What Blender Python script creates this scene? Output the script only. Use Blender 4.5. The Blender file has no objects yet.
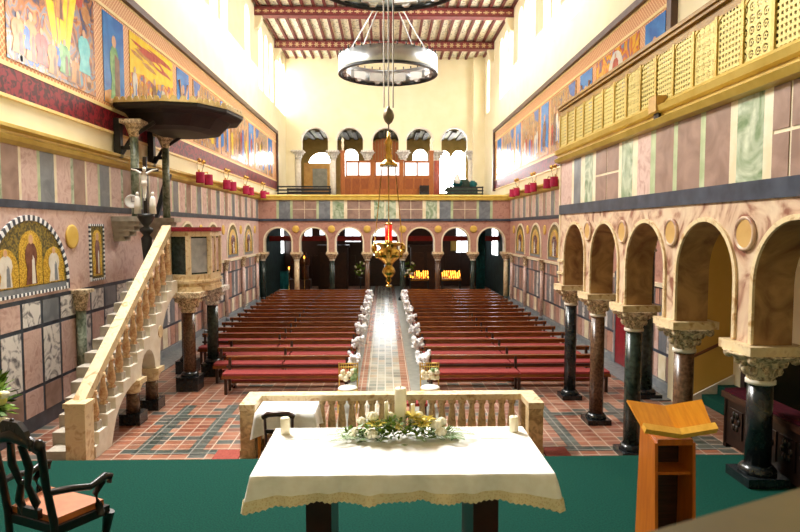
import bpy, math, random
from mathutils import Vector, Matrix
random.seed(7)
R = math.radians
SC = bpy.context.scene
COL = SC.collection

# ------------------------------------------------------------------ camera
cam_d = bpy.data.cameras.new('camera')
cam = bpy.data.objects.new('camera', cam_d)
COL.objects.link(cam)
SC.camera = cam
cam_d.sensor_width = 23.6
cam_d.lens = 620.0 / 800.0 * 23.6
cam_d.clip_start = 0.05
cam_d.clip_end = 300
cam.location = (0, 0, 3.8)
cam.rotation_euler = (R(90) - math.atan(38 / 620.0), 0, -math.atan(15 / 620.0))
cam_d.dof.use_dof = True
cam_d.dof.focus_distance = 12.0
cam_d.dof.aperture_fstop = 3.0

# ------------------------------------------------------------------ world, large lights, exposure
wd = bpy.data.worlds.new('sky')
SC.world = wd
wd.use_nodes = True
bg = wd.node_tree.nodes['Background']
bg.inputs['Color'].default_value = (0.93, 0.96, 1.0, 1)
bg.inputs['Strength'].default_value = 0.35
SC.view_settings.view_transform = 'Standard'
SC.view_settings.look = 'None'
SC.view_settings.gamma = 1.0
SC.view_settings.use_curve_mapping = False
SC.view_settings.exposure = 0.73


def area(name, loc, target, sx, sy, power, color=(1, 1, 1), spread=180):
    d = bpy.data.lights.new(name, 'AREA')
    d.shape = 'RECTANGLE'
    d.size = sx
    d.size_y = sy
    d.energy = power
    d.color = color
    d.spread = R(spread)
    o = bpy.data.objects.new(name, d)
    COL.objects.link(o)
    o.location = loc
    dv = Vector(target) - Vector(loc)
    o.rotation_euler = dv.to_track_quat('-Z', 'Y').to_euler()
    return o


# added unseen area light high on the left; then daylight of the clerestory rows
area('added_altar_fill_light', (-5.9, 12.0, 12.0), (-.8, 6.5, 1.0), 7, 3, 1450, (1.0, 0.985, 0.95), 120)
area('clerestory_daylight_south', (-6.0, 24, 12.6), (3.5, 24, 2.0), 18, 2.6, 950, (1.0, 0.98, 0.94))
area('clerestory_daylight_north', (6.0, 27, 12.6), (-3.5, 27, 2.0), 18, 2.6, 1000, (1.0, 0.98, 0.94))


# ------------------------------------------------------------------ materials
def lin(h):
    if isinstance(h, tuple):
        return (*h[:3], 1)
    h = h.lstrip('#')
    c = [int(h[i:i + 2], 16) / 255 for i in (0, 2, 4)]
    return (*[(x / 12.92 if x <= .04045 else ((x + .055) / 1.055) ** 2.4) for x in c], 1)


MATS = {}


def ramp(nt, fac, stops):
    r = nt.nodes.new('ShaderNodeValToRGB')
    el = r.color_ramp.elements
    while len(el) < len(stops):
        el.new(0.5)
    for e, (p, c) in zip(el, stops):
        e.position = p
        e.color = lin(c)
    nt.links.new(fac, r.inputs['Fac'])
    return r.outputs['Color']


def mat(name, c1, c2=None, scale=4.0, rough=.5, metal=0.0, bump=0.0, kind='noise', lo=.35, hi=.65, stretch=(1, 1, 1), detail=4, dist=0.0, spec=.5, c3=None):
    if name in MATS:
        return MATS[name]
    m = bpy.data.materials.new(name)
    m.use_nodes = True
    nt = m.node_tree
    b = nt.nodes['Principled BSDF']
    b.inputs['Roughness'].default_value = rough
    b.inputs['Metallic'].default_value = metal
    b.inputs['Specular IOR Level'].default_value = spec
    c2 = c2 or c1
    tc = nt.nodes.new('ShaderNodeTexCoord')
    mp = nt.nodes.new('ShaderNodeMapping')
    mp.inputs['Scale'].default_value = stretch
    nt.links.new(tc.outputs['Object'], mp.inputs['Vector'])
    if kind == 'voronoi':
        t = nt.nodes.new('ShaderNodeTexVoronoi')
        t.inputs['Scale'].default_value = scale
        fac = t.outputs['Distance']
        nt.links.new(mp.outputs['Vector'], t.inputs['Vector'])
    elif kind == 'cells':
        t = nt.nodes.new('ShaderNodeTexVoronoi')
        t.inputs['Scale'].default_value = scale
        nt.links.new(mp.outputs['Vector'], t.inputs['Vector'])
        sx = nt.nodes.new('ShaderNodeSeparateColor')
        nt.links.new(t.outputs['Color'], sx.inputs['Color'])
        fac = sx.outputs['Red']
    elif kind == 'wave':
        t = nt.nodes.new('ShaderNodeTexWave')
        t.inputs['Scale'].default_value = scale
        t.inputs['Distortion'].default_value = dist or 6
        t.inputs['Detail'].default_value = 3
        nt.links.new(mp.outputs['Vector'], t.inputs['Vector'])
        fac = t.outputs['Fac']
    else:
        t = nt.nodes.new('ShaderNodeTexNoise')
        t.inputs['Scale'].default_value = scale
        t.inputs['Detail'].default_value = detail
        t.inputs['Distortion'].default_value = dist
        nt.links.new(mp.outputs['Vector'], t.inputs['Vector'])
        fac = t.outputs['Fac']
    if isinstance(c2, list):
        col = ramp(nt, fac, c2)
    elif c3:
        col = ramp(nt, fac, [(lo, c1), ((lo + hi) / 2, c2), (hi, c3)])
    else:
        col = ramp(nt, fac, [(lo, c1), (hi, c2)])
    nt.links.new(col, b.inputs['Base Color'])
    if bump:
        bp = nt.nodes.new('ShaderNodeBump')
        bp.inputs['Strength'].default_value = bump
        bp.inputs['Distance'].default_value = .02
        nt.links.new(fac, bp.inputs['Height'])
        nt.links.new(bp.outputs['Normal'], b.inputs['Normal'])
    MATS[name] = m
    return m


def emit(name, c, s):
    if name in MATS:
        return MATS[name]
    m = bpy.data.materials.new(name)
    m.use_nodes = True
    b = m.node_tree.nodes['Principled BSDF']
    b.inputs['Base Color'].default_value = lin(c)
    b.inputs['Emission Color'].default_value = lin(c)
    b.inputs['Emission Strength'].default_value = s
    MATS[name] = m
    return m


def mth(nt, op, a, b=None):
    n = nt.nodes.new('ShaderNodeMath')
    n.operation = op
    for i, v in enumerate((a, b)):
        if v is None:
            continue
        if isinstance(v, (int, float)):
            n.inputs[i].default_value = v
        else:
            nt.links.new(v, n.inputs[i])
    return n.outputs[0]


def tile_mat(name, cols, mortar, bw, bh, rough=.3, msize=.012, swap=False, offset=.5):
    """floor tiles: brick texture cells coloured one by one"""
    m = bpy.data.materials.new(name)
    m.use_nodes = True
    nt = m.node_tree
    b = nt.nodes['Principled BSDF']
    tc = nt.nodes.new('ShaderNodeTexCoord')
    mp = nt.nodes.new('ShaderNodeMapping')
    if swap:
        mp.inputs['Rotation'].default_value = (0, 0, R(90))
    nt.links.new(tc.outputs['Object'], mp.inputs['Vector'])
    br = nt.nodes.new('ShaderNodeTexBrick')
    br.offset = offset
    br.inputs['Scale'].default_value = 1
    br.inputs['Brick Width'].default_value = bw
    br.inputs['Row Height'].default_value = bh
    br.inputs['Mortar Size'].default_value = msize
    br.inputs['Bias'].default_value = 0
    br.inputs['Color1'].default_value = (0, 0, 0, 1)
    br.inputs['Color2'].default_value = (1, 1, 1, 1)
    nt.links.new(mp.outputs['Vector'], br.inputs['Vector'])
    col = ramp(nt, br.outputs['Color'], cols)
    nz = nt.nodes.new('ShaderNodeTexNoise')
    nz.inputs['Scale'].default_value = 1.7
    nt.links.new(tc.outputs['Object'], nz.inputs['Vector'])
    mx = nt.nodes.new('ShaderNodeMixRGB')
    mx.blend_type = 'MULTIPLY'
    mx.inputs['Fac'].default_value = .55
    nt.links.new(col, mx.inputs['Color1'])
    nt.links.new(ramp(nt, nz.outputs['Fac'], [(.35, '#a09890'), (.65, '#ffffff')]), mx.inputs['Color2'])
    m2 = nt.nodes.new('ShaderNodeMixRGB')
    nt.links.new(br.outputs['Fac'], m2.inputs['Fac'])
    nt.links.new(mx.outputs['Color'], m2.inputs['Color1'])
    m2.inputs['Color2'].default_value = lin(mortar)
    nt.links.new(m2.outputs['Color'], b.inputs['Base Color'])
    b.inputs['Roughness'].default_value = rough
    MATS[name] = m
    return m


def lattice_mat(name, ground, figure, ky, kz, rough=.5, th=.25, metal=0):
    """repeated woven lattice seen on the Y-Z wall planes"""
    m = bpy.data.materials.new(name)
    m.use_nodes = True
    nt = m.node_tree
    b = nt.nodes['Principled BSDF']
    tc = nt.nodes.new('ShaderNodeTexCoord')
    sp = nt.nodes.new('ShaderNodeSeparateXYZ')
    nt.links.new(tc.outputs['Object'], sp.inputs['Vector'])
    a = mth(nt, 'SINE', mth(nt, 'MULTIPLY', mth(nt, 'ADD', sp.outputs['Y'], sp.outputs['Z']), ky))
    c = mth(nt, 'SINE', mth(nt, 'MULTIPLY', mth(nt, 'SUBTRACT', sp.outputs['Y'], sp.outputs['Z']), kz))
    v = mth(nt, 'ABSOLUTE', mth(nt, 'MULTIPLY', a, c))
    col = ramp(nt, v, [(th, figure), (th + .12, ground)])
    nt.links.new(col, b.inputs['Base Color'])
    b.inputs['Roughness'].default_value = rough
    b.inputs['Metallic'].default_value = metal
    MATS[name] = m
    return m


def grille_mat(name, style, k):
    """pierced gilt panel: the holes are cut through by transparency"""
    m = bpy.data.materials.new(name)
    m.use_nodes = True
    nt = m.node_tree
    b = nt.nodes['Principled BSDF']
    b.inputs['Base Color'].default_value = lin('#d8c472')
    b.inputs['Roughness'].default_value = .42
    b.inputs['Metallic'].default_value = .15
    tc = nt.nodes.new('ShaderNodeTexCoord')
    sp = nt.nodes.new('ShaderNodeSeparateXYZ')
    nt.links.new(tc.outputs['Object'], sp.inputs['Vector'])
    y, z = sp.outputs['Y'], sp.outputs['Z']
    fy = mth(nt, 'SUBTRACT', mth(nt, 'FRACT', mth(nt, 'MULTIPLY', y, k)), .5)
    fz = mth(nt, 'SUBTRACT', mth(nt, 'FRACT', mth(nt, 'MULTIPLY', z, k)), .5)
    r = mth(nt, 'SQRT', mth(nt, 'ADD', mth(nt, 'MULTIPLY', fy, fy), mth(nt, 'MULTIPLY', fz, fz)))
    if style == 'dots':
        hole = mth(nt, 'LESS_THAN', r, .27)
    elif style == 'squares':
        hole = mth(nt, 'LESS_THAN', mth(nt, 'MAXIMUM', mth(nt, 'ABSOLUTE', fy), mth(nt, 'ABSOLUTE', fz)), .27)
    elif style == 'rings':
        hole = mth(nt, 'LESS_THAN', mth(nt, 'ABSOLUTE', mth(nt, 'SUBTRACT', r, .3)), .07)
        hole = mth(nt, 'MAXIMUM', hole, mth(nt, 'LESS_THAN', r, .1))
    else:
        ang = mth(nt, 'ARCTAN2', fy, fz)
        pet = mth(nt, 'MULTIPLY', mth(nt, 'COSINE', mth(nt, 'MULTIPLY', ang, 6)), .1)
        hole = mth(nt, 'LESS_THAN', mth(nt, 'ABSOLUTE', mth(nt, 'SUBTRACT', r, mth(nt, 'ADD', .26, pet))), .06)
    tr = nt.nodes.new('ShaderNodeBsdfTransparent')
    mx = nt.nodes.new('ShaderNodeMixShader')
    nt.links.new(hole, mx.inputs['Fac'])
    nt.links.new(b.outputs['BSDF'], mx.inputs[1])
    nt.links.new(tr.outputs['BSDF'], mx.inputs[2])
    nt.links.new(mx.outputs['Shader'], nt.nodes['Material Output'].inputs['Surface'])
    MATS[name] = m
    return m


plaster = mat('cream plaster', '#efe3bd', '#f3e8c6', 1.5, .85)
plaster_deep = mat('ochre plaster', '#d2ad52', '#dab75c', 1.5, .8)
palegrey = mat('pale grey marble', '#8d9398', '#b4b8ba', 4, .35)
pink = mat('pink marble', '#c09a8e', '#d9bdb2', 3.2, .35, c3='#caa79b', dist=1.5)
rose = mat('rose marble', '#a87768', '#c0917f', 5, .35, c3='#b88a78', dist=1.2)
brownpink = mat('dusky marble', '#8f7468', '#a98c7e', 2.5, .3, dist=1)
slate = mat('slate marble', '#6c7278', '#878c90', 3, .3, dist=1)
navy = mat('dark blue marble', '#2e3846', '#465060', 4, .3)
green = mat('green marble', '#6f8a60', '#d5dcc4', 2.2, .3, dist=2.5, lo=.3, hi=.7)
palegreen = mat('pale green marble', '#a8b98c', '#c3cfa8', 4, .35)
cream = mat('cream marble', '#e2d4b0', '#f0e6cc', 4, .35)
whitemarb = mat('veined white marble', '#6f6d70', '#e6e2dc', 2.4, .3, dist=3, lo=.33, hi=.52)
soffit = mat('shade-darkened brown soffit marble', '#7d5433', '#b98f5c', 2.2, .5, dist=2, lo=.3, hi=.65)  # brown arch reveals, their shade put into a darker colour than the face
pane_low = emit('gallery window glass', '#ffffff', 26.0)
ochremarb = mat('ochre veined marble', '#8f5c48', '#cfae92', 1.6, .4, c3='#e0c8aa', dist=2.6, lo=.34, hi=.6)
siena = mat('siena marble', '#b9905c', '#e6d2aa', 4.2, .35, c3='#ddc496', dist=2, lo=.3, hi=.7)
sienadk = mat('darker siena marble', '#a08560', '#dcc290', 6, .45, dist=2, lo=.32, hi=.6)  # darker mottled siena for the rail's posts, plinths and balusters
pale_stone = mat('pale stone', '#ddd3c0', '#ece5d6', 5, .7)
grey_stone = mat('grey stone', '#a39a8b', '#bdb4a4', 6, .75, bump=.2)
carved = mat('carved stone', '#8a7458', '#ecd8b4', 17, .6, bump=.9, lo=.38, hi=.6, dist=1)
carvedwhite = mat('white carved stone', '#9c968c', '#f0ebe2', 17, .6, bump=.9, lo=.36, hi=.56, dist=1)
blackgran = mat('black granite', '#14181a', '#23292b', 14, .22)
browngran = mat('brown granite', '#4a3423', '#6e503a', 22, .25)
greengran = mat('green black granite', '#1d2823', '#34423a', 14, .25)
greencol = mat('green veined column marble', '#4c5a44', '#a3ac98', 4, .3, dist=2)
gold = mat('gilt paint', '#c0a043', '#d3b65c', 3, .35, metal=.25)
goldleaf = mat('gold mosaic', '#b98d1e', '#e6c04a', 40, .35, kind='cells', metal=.2)
ochre_disc = mat('ochre disc', '#d8b04a', '#e2bd5c', 3, .5)
tan_disc = mat('tan onyx', '#c49a58', '#d3ac6a', 3, .4)
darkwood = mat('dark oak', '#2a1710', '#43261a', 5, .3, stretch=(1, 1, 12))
blackwood = mat('black carved walnut', '#120a08', '#22130e', 6, .3)
pewwood = mat('pew oak', '#683618', '#935426', 4, .25, stretch=(1, 14, 14))
organwood = mat('organ oak', '#8a4a1c', '#a9632a', 4, .35, stretch=(12, 12, 1))
honey = mat('honey oak', '#cf801c', '#dc9124', 3, .3, stretch=(14, 2, 2))
honey_deep = mat('orange oak', '#a8560f', '#ba6616', 3, .3, stretch=(8, 8, 1))
red_fab = mat('red cushion cloth', '#862827', '#9a3330', 30, .75)
maroon = mat('maroon velvet', '#300912', '#420e18', 20, .9, spec=.1)
crimson = mat('crimson lamp shade', '#a50a3c', '#b8124a', 8, .7)
seat_leather = mat('tan orange leather', '#b2612c', '#c4713a', 8, .5)
carpet = mat('green carpet', '#0a372e', '#10473b', 60, .95, spec=.1, bump=.1)
carpet_dk = mat('dark green stair carpet', '#123a30', '#184a3e', 50, .95, spec=.1)
red_mat = mat('red mat', '#8c3b30', '#9c4a3c', 30, .9)
linen = mat('white linen', '#f5f2ec', '#fbf9f5', 20, .85)
lace = mat('cream lace', '#dac596', '#eadcb8', 60, .85, kind='voronoi', lo=.25, hi=.5)
wax = mat('ivory wax', '#f7ebc8', '#fbf2d8', 6, .5)
tulle = mat('white tulle', '#eef0f6', '#ffffff', 12, .9)
brass = mat('polished brass', '#b3812d', '#e0bd6a', 9, .22, metal=.9)
steel = mat('brushed steel', '#c2c8cc', '#e6ebee', 2, .3, metal=.85)
steel_dk = mat('dark steel', '#262a2c', '#3a3e40', 5, .4, metal=.6)
lampwhite = mat('white enamel', '#f2f4f4', '#fbfcfc', 4, .4)
iron = mat('black iron', '#121213', '#1e1e20', 9, .45)
bronze = mat('dark bronze board', '#110b09', '#221813', 5, .55)
redglass = emit('red sanctuary glass', '#d8160c', .9)
leafg = mat('leaf green', '#34480f', '#657d22', 9, .85, spec=.15)
fern = mat('pale palm leaf', '#5c7f48', '#9ab480', 8, .6)
petal = mat('cream petals', '#f2e9c0', '#fbf8e6', 9, .7)
yellowpet = mat('yellow petals', '#e6cf4c', '#f2e38a', 9, .7)
pane = emit('daylit window glass', '#ffffff', 4.5)
pane_dim = emit('daylit lower window glass', '#eef4fa', 2.2)
panelwhite = emit('self-glowing screen glass', '#f4f6fa', .55)  # white organ screen panes given a glow of their own, no lamp behind
flame = emit('candle flame', '#ff9a30', 4.5)
teal = mat('teal curtain', '#0d4b4c', '#16686a', 6, .85)
chiavari = mat('gold bamboo paint', '#c9a548', '#dcbc66', 8, .35, metal=.3)
beamred = mat('painted red beam', '#70262a', '#8a383a', 7, .6)
joistred = mat('dark red joist', '#5a2420', '#6f302a', 6, .6)
ceilpat = mat('stencilled ceiling board', '#66705f', '#f0ecd6', 6, .7, kind='voronoi', lo=.12, hi=.4)
starcream = mat('cream stencil', '#dcc08e', '#ead2a6', 6, .6)
damask = mat('red damask band', '#4a1016', '#8e1e28', 7, .45, lo=.46, hi=.54, dist=1)
frame_dk = mat('dark frame wood', '#4a3226', '#5c4032', 6, .4)
border_or = lattice_mat('orange woven border', '#c9793c', '#efc58a', 26, 26, .5)
border_yel = mat('pale yellow fillet', '#f0cf80', '#f5da98', 4, .4)
ink = mat('dark grey figure paint', '#3c3a38', '#55524e', 8, .5)
nave_tile = tile_mat('red quarry tiles', [(0, '#54605c'), (.13, '#5c5a54'), (.17, '#935a44'), (.45, '#a56c52'), (.6, '#844a36'), (.8, '#ad8068'), (1, '#98604a')], '#b9a593', .3, .22, .3, offset=0)
black_tile = tile_mat('grey green tiles', [(0, '#38443f'), (.5, '#4a5650'), (1, '#5a625c')], '#8b8880', .3, .22, .3, offset=0)
aisle_tile = tile_mat('aisle mosaic tiles', [(0, '#8f968c'), (.3, '#b4b6a6'), (.45, '#c8b394'), (.6, '#a6aa9e'), (.8, '#c8c2ac'), (1, '#8a9086')], '#d6d0c0', .2, .3, .18, offset=0)
aisle_red = tile_mat('aisle red tiles', [(0, '#a87258'), (.5, '#b88468'), (1, '#9c664c')], '#c4b4a0', .19, .3, .22, offset=0)


# ------------------------------------------------------------------ mesh builder
class MB:
    def __init__(s):
        s.v, s.f, s.m, s.sm = [], [], [], []

    def add(s, vs, fs, mi=0, smooth=False):
        o = len(s.v)
        s.v += [tuple(p) for p in vs]
        for f in fs:
            s.f.append(tuple(i + o for i in f))
            s.m.append(mi)
            s.sm.append(smooth)
        return s

    def poly(s, pts, mi=0):
        return s.add(pts, [tuple(range(len(pts)))], mi)

    def box(s, a, b, mi=0, rot=None, piv=None):
        (x0, y0, z0), (x1, y1, z1) = a, b
        vs = [Vector(p) for p in ((x0, y0, z0), (x1, y0, z0), (x1, y1, z0), (x0, y1, z0), (x0, y0, z1), (x1, y0, z1), (x1, y1, z1), (x0, y1, z1))]
        if rot:
            c = Vector(piv) if piv else (vs[0] + vs[6]) / 2
            vs = [rot @ (p - c) + c for p in vs]
        return s.add(vs, [(3, 2, 1, 0), (4, 5, 6, 7), (0, 1, 5, 4), (1, 2, 6, 5), (2, 3, 7, 6), (3, 0, 4, 7)], mi)

    def cbox(s, c, d, mi=0, rot=None):
        return s.box([c[i] - d[i] / 2 for i in range(3)], [c[i] + d[i] / 2 for i in range(3)], mi, rot)

    def lathe(s, prof, c=(0, 0, 0), n=14, mi=0, smooth=True, caps=True, sx=1, sy=1, phase=0):
        vs, fs = [], []
        for r, z in prof:
            for k in range(n):
                a = 2 * math.pi * k / n + phase
                vs.append((c[0] + r * math.cos(a) * sx, c[1] + r * math.sin(a) * sy, c[2] + z))
        for j in range(len(prof) - 1):
            for k in range(n):
                fs.append((j * n + k, j * n + (k + 1) % n, (j + 1) * n + (k + 1) % n, (j + 1) * n + k))
        s.add(vs, fs, mi, smooth)
        if caps:
            o = len(s.v) - len(vs)
            for j, rev in ((0, True), (len(prof) - 1, False)):
                if prof[j][0] > 1e-4:
                    ids = [o + j * n + k for k in range(n)]
                    s.f.append(tuple(reversed(ids)) if rev else tuple(ids))
                    s.m.append(mi)
                    s.sm.append(False)
        return s

    def tube(s, pts, r, n=8, mi=0, smooth=True):
        pts = [Vector(p) for p in pts]
        rs = r if isinstance(r, (list, tuple)) else [r] * len(pts)
        vs, fs = [], []
        up = Vector((0, 0, 1))
        for i, p in enumerate(pts):
            d = (pts[min(i + 1, len(pts) - 1)] - pts[max(i - 1, 0)]).normalized()
            ref = up if abs(d.z) < .95 else Vector((1, 0, 0))
            a = d.cross(ref).normalized()
            b = d.cross(a)
            for k in range(n):
                t = 2 * math.pi * k / n
                vs.append(p + (a * math.cos(t) + b * math.sin(t)) * rs[i])
        for j in range(len(pts) - 1):
            for k in range(n):
                fs.append((j * n + k, j * n + (k + 1) % n, (j + 1) * n + (k + 1) % n, (j + 1) * n + k))
        s.add(vs, fs, mi, smooth)
        o = len(s.v) - len(vs)
        s.f.append(tuple(o + k for k in range(n)))
        s.m.append(mi); s.sm.append(False)
        s.f.append(tuple(o + (len(pts) - 1) * n + k for k in reversed(range(n))))
        s.m.append(mi); s.sm.append(False)
        return s

    def ball(s, c, r, n=10, k=6, mi=0, jit=0):
        rx, ry, rz = (r, r, r) if isinstance(r, (int, float)) else r
        vs = [(c[0], c[1], c[2] - rz)]
        for j in range(1, k):
            t = math.pi * j / k
            for i in range(n):
                a = 2 * math.pi * i / n
                q = 1 + random.uniform(-jit, jit)
                vs.append((c[0] + rx * math.sin(t) * math.cos(a) * q, c[1] + ry * math.sin(t) * math.sin(a) * q, c[2] - rz * math.cos(t) * q))
        vs.append((c[0], c[1], c[2] + rz))
        fs = []
        for i in range(n):
            fs.append((0, 1 + (i + 1) % n, 1 + i))
            fs.append((len(vs) - 1, 1 + (k - 2) * n + i, 1 + (k - 2) * n + (i + 1) % n))
        for j in range(k - 2):
            for i in range(n):
                fs.append((1 + j * n + i, 1 + j * n + (i + 1) % n, 1 + (j + 1) * n + (i + 1) % n, 1 + (j + 1) * n + i))
        return s.add(vs, fs, mi, True)

    def prism(s, poly, fr, t0, t1, mi=0):
        """2D outline extruded through a frame fr(s, z, t)"""
        n = len(poly)
        vs = [fr(a, b, t0) for a, b in poly] + [fr(a, b, t1) for a, b in poly]
        fs = [tuple(range(n - 1, -1, -1)), tuple(range(n, 2 * n))]
        fs += [(i, (i + 1) % n, n + (i + 1) % n, n + i) for i in range(n)]
        return s.add(vs, fs, mi)

    def band(s, inner, outer, fr, t0, t1, mi=0):
        """strip between two open 2D paths, extruded"""
        n = len(inner)
        vs = [fr(*p, t0) for p in inner] + [fr(*p, t0) for p in outer] + [fr(*p, t1) for p in inner] + [fr(*p, t1) for p in outer]
        fs = []
        for i in range(n - 1):
            fs += [(i, i + 1, n + i + 1, n + i), (2 * n + i, 3 * n + i, 3 * n + i + 1, 2 * n + i + 1),
                   (i, 2 * n + i, 2 * n + i + 1, i + 1), (n + i, n + i + 1, 3 * n + i + 1, 3 * n + i)]
        fs += [(0, n, 3 * n, 2 * n), (n - 1, 3 * n - 1, 4 * n - 1, 2 * n - 1)]
        return s.add(vs, fs, mi)

    def build(s, name, mats, parent=None, loc=None):
        me = bpy.data.meshes.new(name)
        me.from_pydata(s.v, [], s.f)
        if not isinstance(mats, (list, tuple)):
            mats = [mats]
        for m in mats:
            me.materials.append(m)
        me.polygons.foreach_set('material_index', s.m)
        me.polygons.foreach_set('use_smooth', s.sm)
        me.update()
        o = bpy.data.objects.new(name, me)
        COL.objects.link(o)
        if parent:
            o.parent = parent
        if loc:
            o.location = loc
        return o


def tag(o, label, cat, group=None, kind=None):
    if label:
        o['label'] = label
    if cat:
        o['category'] = cat
    if group:
        o['group'] = group
    if kind:
        o['kind'] = kind
    return o


def thing(name, loc, label, cat, group=None, rz=0):
    o = bpy.data.objects.new(name, None)
    COL.objects.link(o)
    o.empty_display_size = .2
    o.location = loc
    o.rotation_euler = (0, 0, rz)
    return tag(o, label, cat, group)


def struct(o):
    o['kind'] = 'structure'
    return o


def copy_tree(o, loc=None, label=None, group=None, rz=None, parent=None):
    c = o.copy()
    COL.objects.link(c)
    if parent:
        c.parent = parent
    for ch in list(o.children):
        copy_tree(ch, parent=c)
    if loc is not None:
        c.location = loc
    if rz is not None:
        c.rotation_euler = (0, 0, rz)
    if label:
        c['label'] = label
    if group:
        c['group'] = group
    return c


ORD = ['first', 'second', 'third', 'fourth', 'fifth', 'sixth', 'seventh', 'eighth', 'ninth', 'tenth', 'eleventh', 'twelfth', 'thirteenth', 'fourteenth', 'fifteenth', 'sixteenth', 'seventeenth', 'eighteenth', 'nineteenth', 'twentieth']


def arc(c, z, r, a0, a1, n, rz=None):
    rz = rz or r
    return [(c + r * math.cos(R(a0 + (a1 - a0) * i / n)), z + rz * math.sin(R(a0 + (a1 - a0) * i / n))) for i in range(n + 1)]


def arcade(mb, fr, s0, s1, zb, zt, arches, t0, t1, mf=0, ms=1, n=16):
    """wall with round-headed openings; arches = (centre, halfwidth, springing z, sill z or None)"""
    arches = sorted(arches)
    edges = [s0]
    for c, hw, zs, sill in arches:
        edges += [c - hw, c + hw]
    edges.append(s1)

    def rect(a, b, z0, z1):
        for t in (t0, t1):
            mb.poly([fr(a, z0, t), fr(b, z0, t), fr(b, z1, t), fr(a, z1, t)], mf)
    for i in range(0, len(edges), 2):
        if edges[i + 1] - edges[i] > 1e-4:
            rect(edges[i], edges[i + 1], zb, zt)
            if zb > .05:
                mb.poly([fr(edges[i], zb, t0), fr(edges[i], zb, t1), fr(edges[i + 1], zb, t1), fr(edges[i + 1], zb, t0)], ms)
    for c, hw, zs, sill in arches:
        pts = arc(c, zs, hw, 180, 0, n)
        for (a, za), (b, z_b) in zip(pts, pts[1:]):
            for t in (t0, t1):
                mb.poly([fr(a, za, t), fr(b, z_b, t), fr(b, zt, t), fr(a, zt, t)], mf)
            mb.poly([fr(a, za, t0), fr(b, z_b, t0), fr(b, z_b, t1), fr(a, za, t1)], ms)
        lo = zb if sill is None else sill
        for e in (c - hw, c + hw):
            mb.poly([fr(e, lo, t0), fr(e, lo, t1), fr(e, zs, t1), fr(e, zs, t0)], ms)
        if sill is not None:
            rect(c - hw, c + hw, zb, sill)
            mb.poly([fr(c - hw, sill, t0), fr(c + hw, sill, t0), fr(c + hw, sill, t1), fr(c - hw, sill, t1)], ms)
    for s in (s0, s1):
        mb.poly([fr(s, zb, t0), fr(s, zb, t1), fr(s, zt, t1), fr(s, zt, t0)], mf)
    mb.poly([fr(s0, zt, t0), fr(s1, zt, t0), fr(s1, zt, t1), fr(s0, zt, t1)], mf)


def plate(mb, fr, a, b, z0, z1, t0, t1, mi=0):
    mb.prism([(a, z0), (b, z0), (b, z1), (a, z1)], fr, t0, t1, mi)


W = 6.58
frL = lambda s, z, t: (-W + t, s, z)      # left wall, t towards the nave
frR = lambda s, z, t: (W - t, s, z)       # right wall, t towards the nave

# ================================================================== SETTING
YB = 32.4       # gallery front
YW = 41.8       # gallery back wall
# --- floors
m = MB()
m.poly([(-W, 7.2, 0), (-.95, 7.2, 0), (-.95, 13.3, 0), (-W, 13.3, 0)], 0)
m.poly([(1.1, 7.2, 0), (7.7, 7.2, 0), (7.7, 13.3, 0), (1.1, 13.3, 0)], 0)
m.poly([(-W, 13.3, 0), (-.95, 13.3, 0), (-.95, YW, 0), (-W, YW, 0)], 0)
m.poly([(1.1, 13.3, 0), (W, 13.3, 0), (W, YW, 0), (1.1, YW, 0)], 0)
m.poly([(-.45, 7.2, 0), (.39, 7.2, 0), (.39, YW, 0), (-.45, YW, 0)], 1)
for a, b in ((-.65, -.45), (.39, .6)):
    m.poly([(a, 7.2, 0), (b, 7.2, 0), (b, YW, 0), (a, YW, 0)], 2)
for a, b in ((-.95, -.65), (.6, 1.1)):
    m.poly([(a, 7.2, 0), (b, 7.2, 0), (b, YW, 0), (a, YW, 0)], 3)
struct(m.build('floor', [nave_tile, aisle_tile, aisle_red, mat('grey aisle edge stone', '#80847c', '#9a9c92', 5, .3)]))
# dark tile bands let into the red pavement, flush strips
m = MB()
for x in (-4.15, -3.25, 3.3, 4.75, 5.6):
    m.box((x - .12, 10.3, .0), (x + .12, 13.2, .004))
for x0, x1 in ((-4.15, -2.55), (2.75, 5.6)):
    m.box((x0, 10.3, .0), (x1, 10.5, .005))
    m.box((x0, 12.3, .0), (x1, 12.5, .005))
struct(m.build('floor_tile_bands', black_tile))
m = MB()
m.box((-W, -4.0, .0), (7.7, 7.42, 1.0))
struct(m.build('sanctuary_floor', carpet))
m = MB()
for i in range(5):
    m.box((-4.6, 7.42 + i * .3, 0), (3.7, 7.72 + i * .3, .835 - i * .167))
struct(m.build('sanctuary_floor_steps', carpet))
m = MB()
for s in (-1, 1):
    m.box((s * W if s < 0 else W - .7, 13.3, 0), (-W + .7 if s < 0 else W, YB, .02))
struct(m.build('floor_heating_grate', mat('grey grate strip', '#5d6264', '#7b8082', 9, .4)))


# --- nave side walls: plaster with lancets above the murals
def clerestory(fr, ys, hw, name):
    m = MB()
    arcade(m, fr, -4.0, YW, 5.5, 15.1, [(y, hw, 13.9, 11.15) for y in ys], 0, -.5)
    struct(m.build(name, [plaster, plaster]))
    for i, y in enumerate(ys):
        p = MB()
        pts = [(y - hw - .03, 11.1), (y + hw + .03, 11.1)] + arc(y, 13.9, hw + .03, 0, 180, 12)
        p.prism(pts, fr, -.36, -.38)
        for k in range(1, 6):
            plate(p, fr, y - hw, y + hw, 11.15 + k * .5, 11.17 + k * .5, -.345, -.36, 1)
        WIN[0] += 1
        struct(p.build('window_%d' % WIN[0], [pane, lampwhite]))


WIN = [0]
clerestory(frL, [24.6, 26.2, 30.5, 33.7, 35.25, 36.8, 38.6, 39.95, 41.2], .56, 'wall_left')
clerestory(frR, [21.8, 24.2, 25.6, 28.1, 29.3, 30.5, 32.8, 34.1, 35.4, 39.9], .54, 'wall_right')


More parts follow.
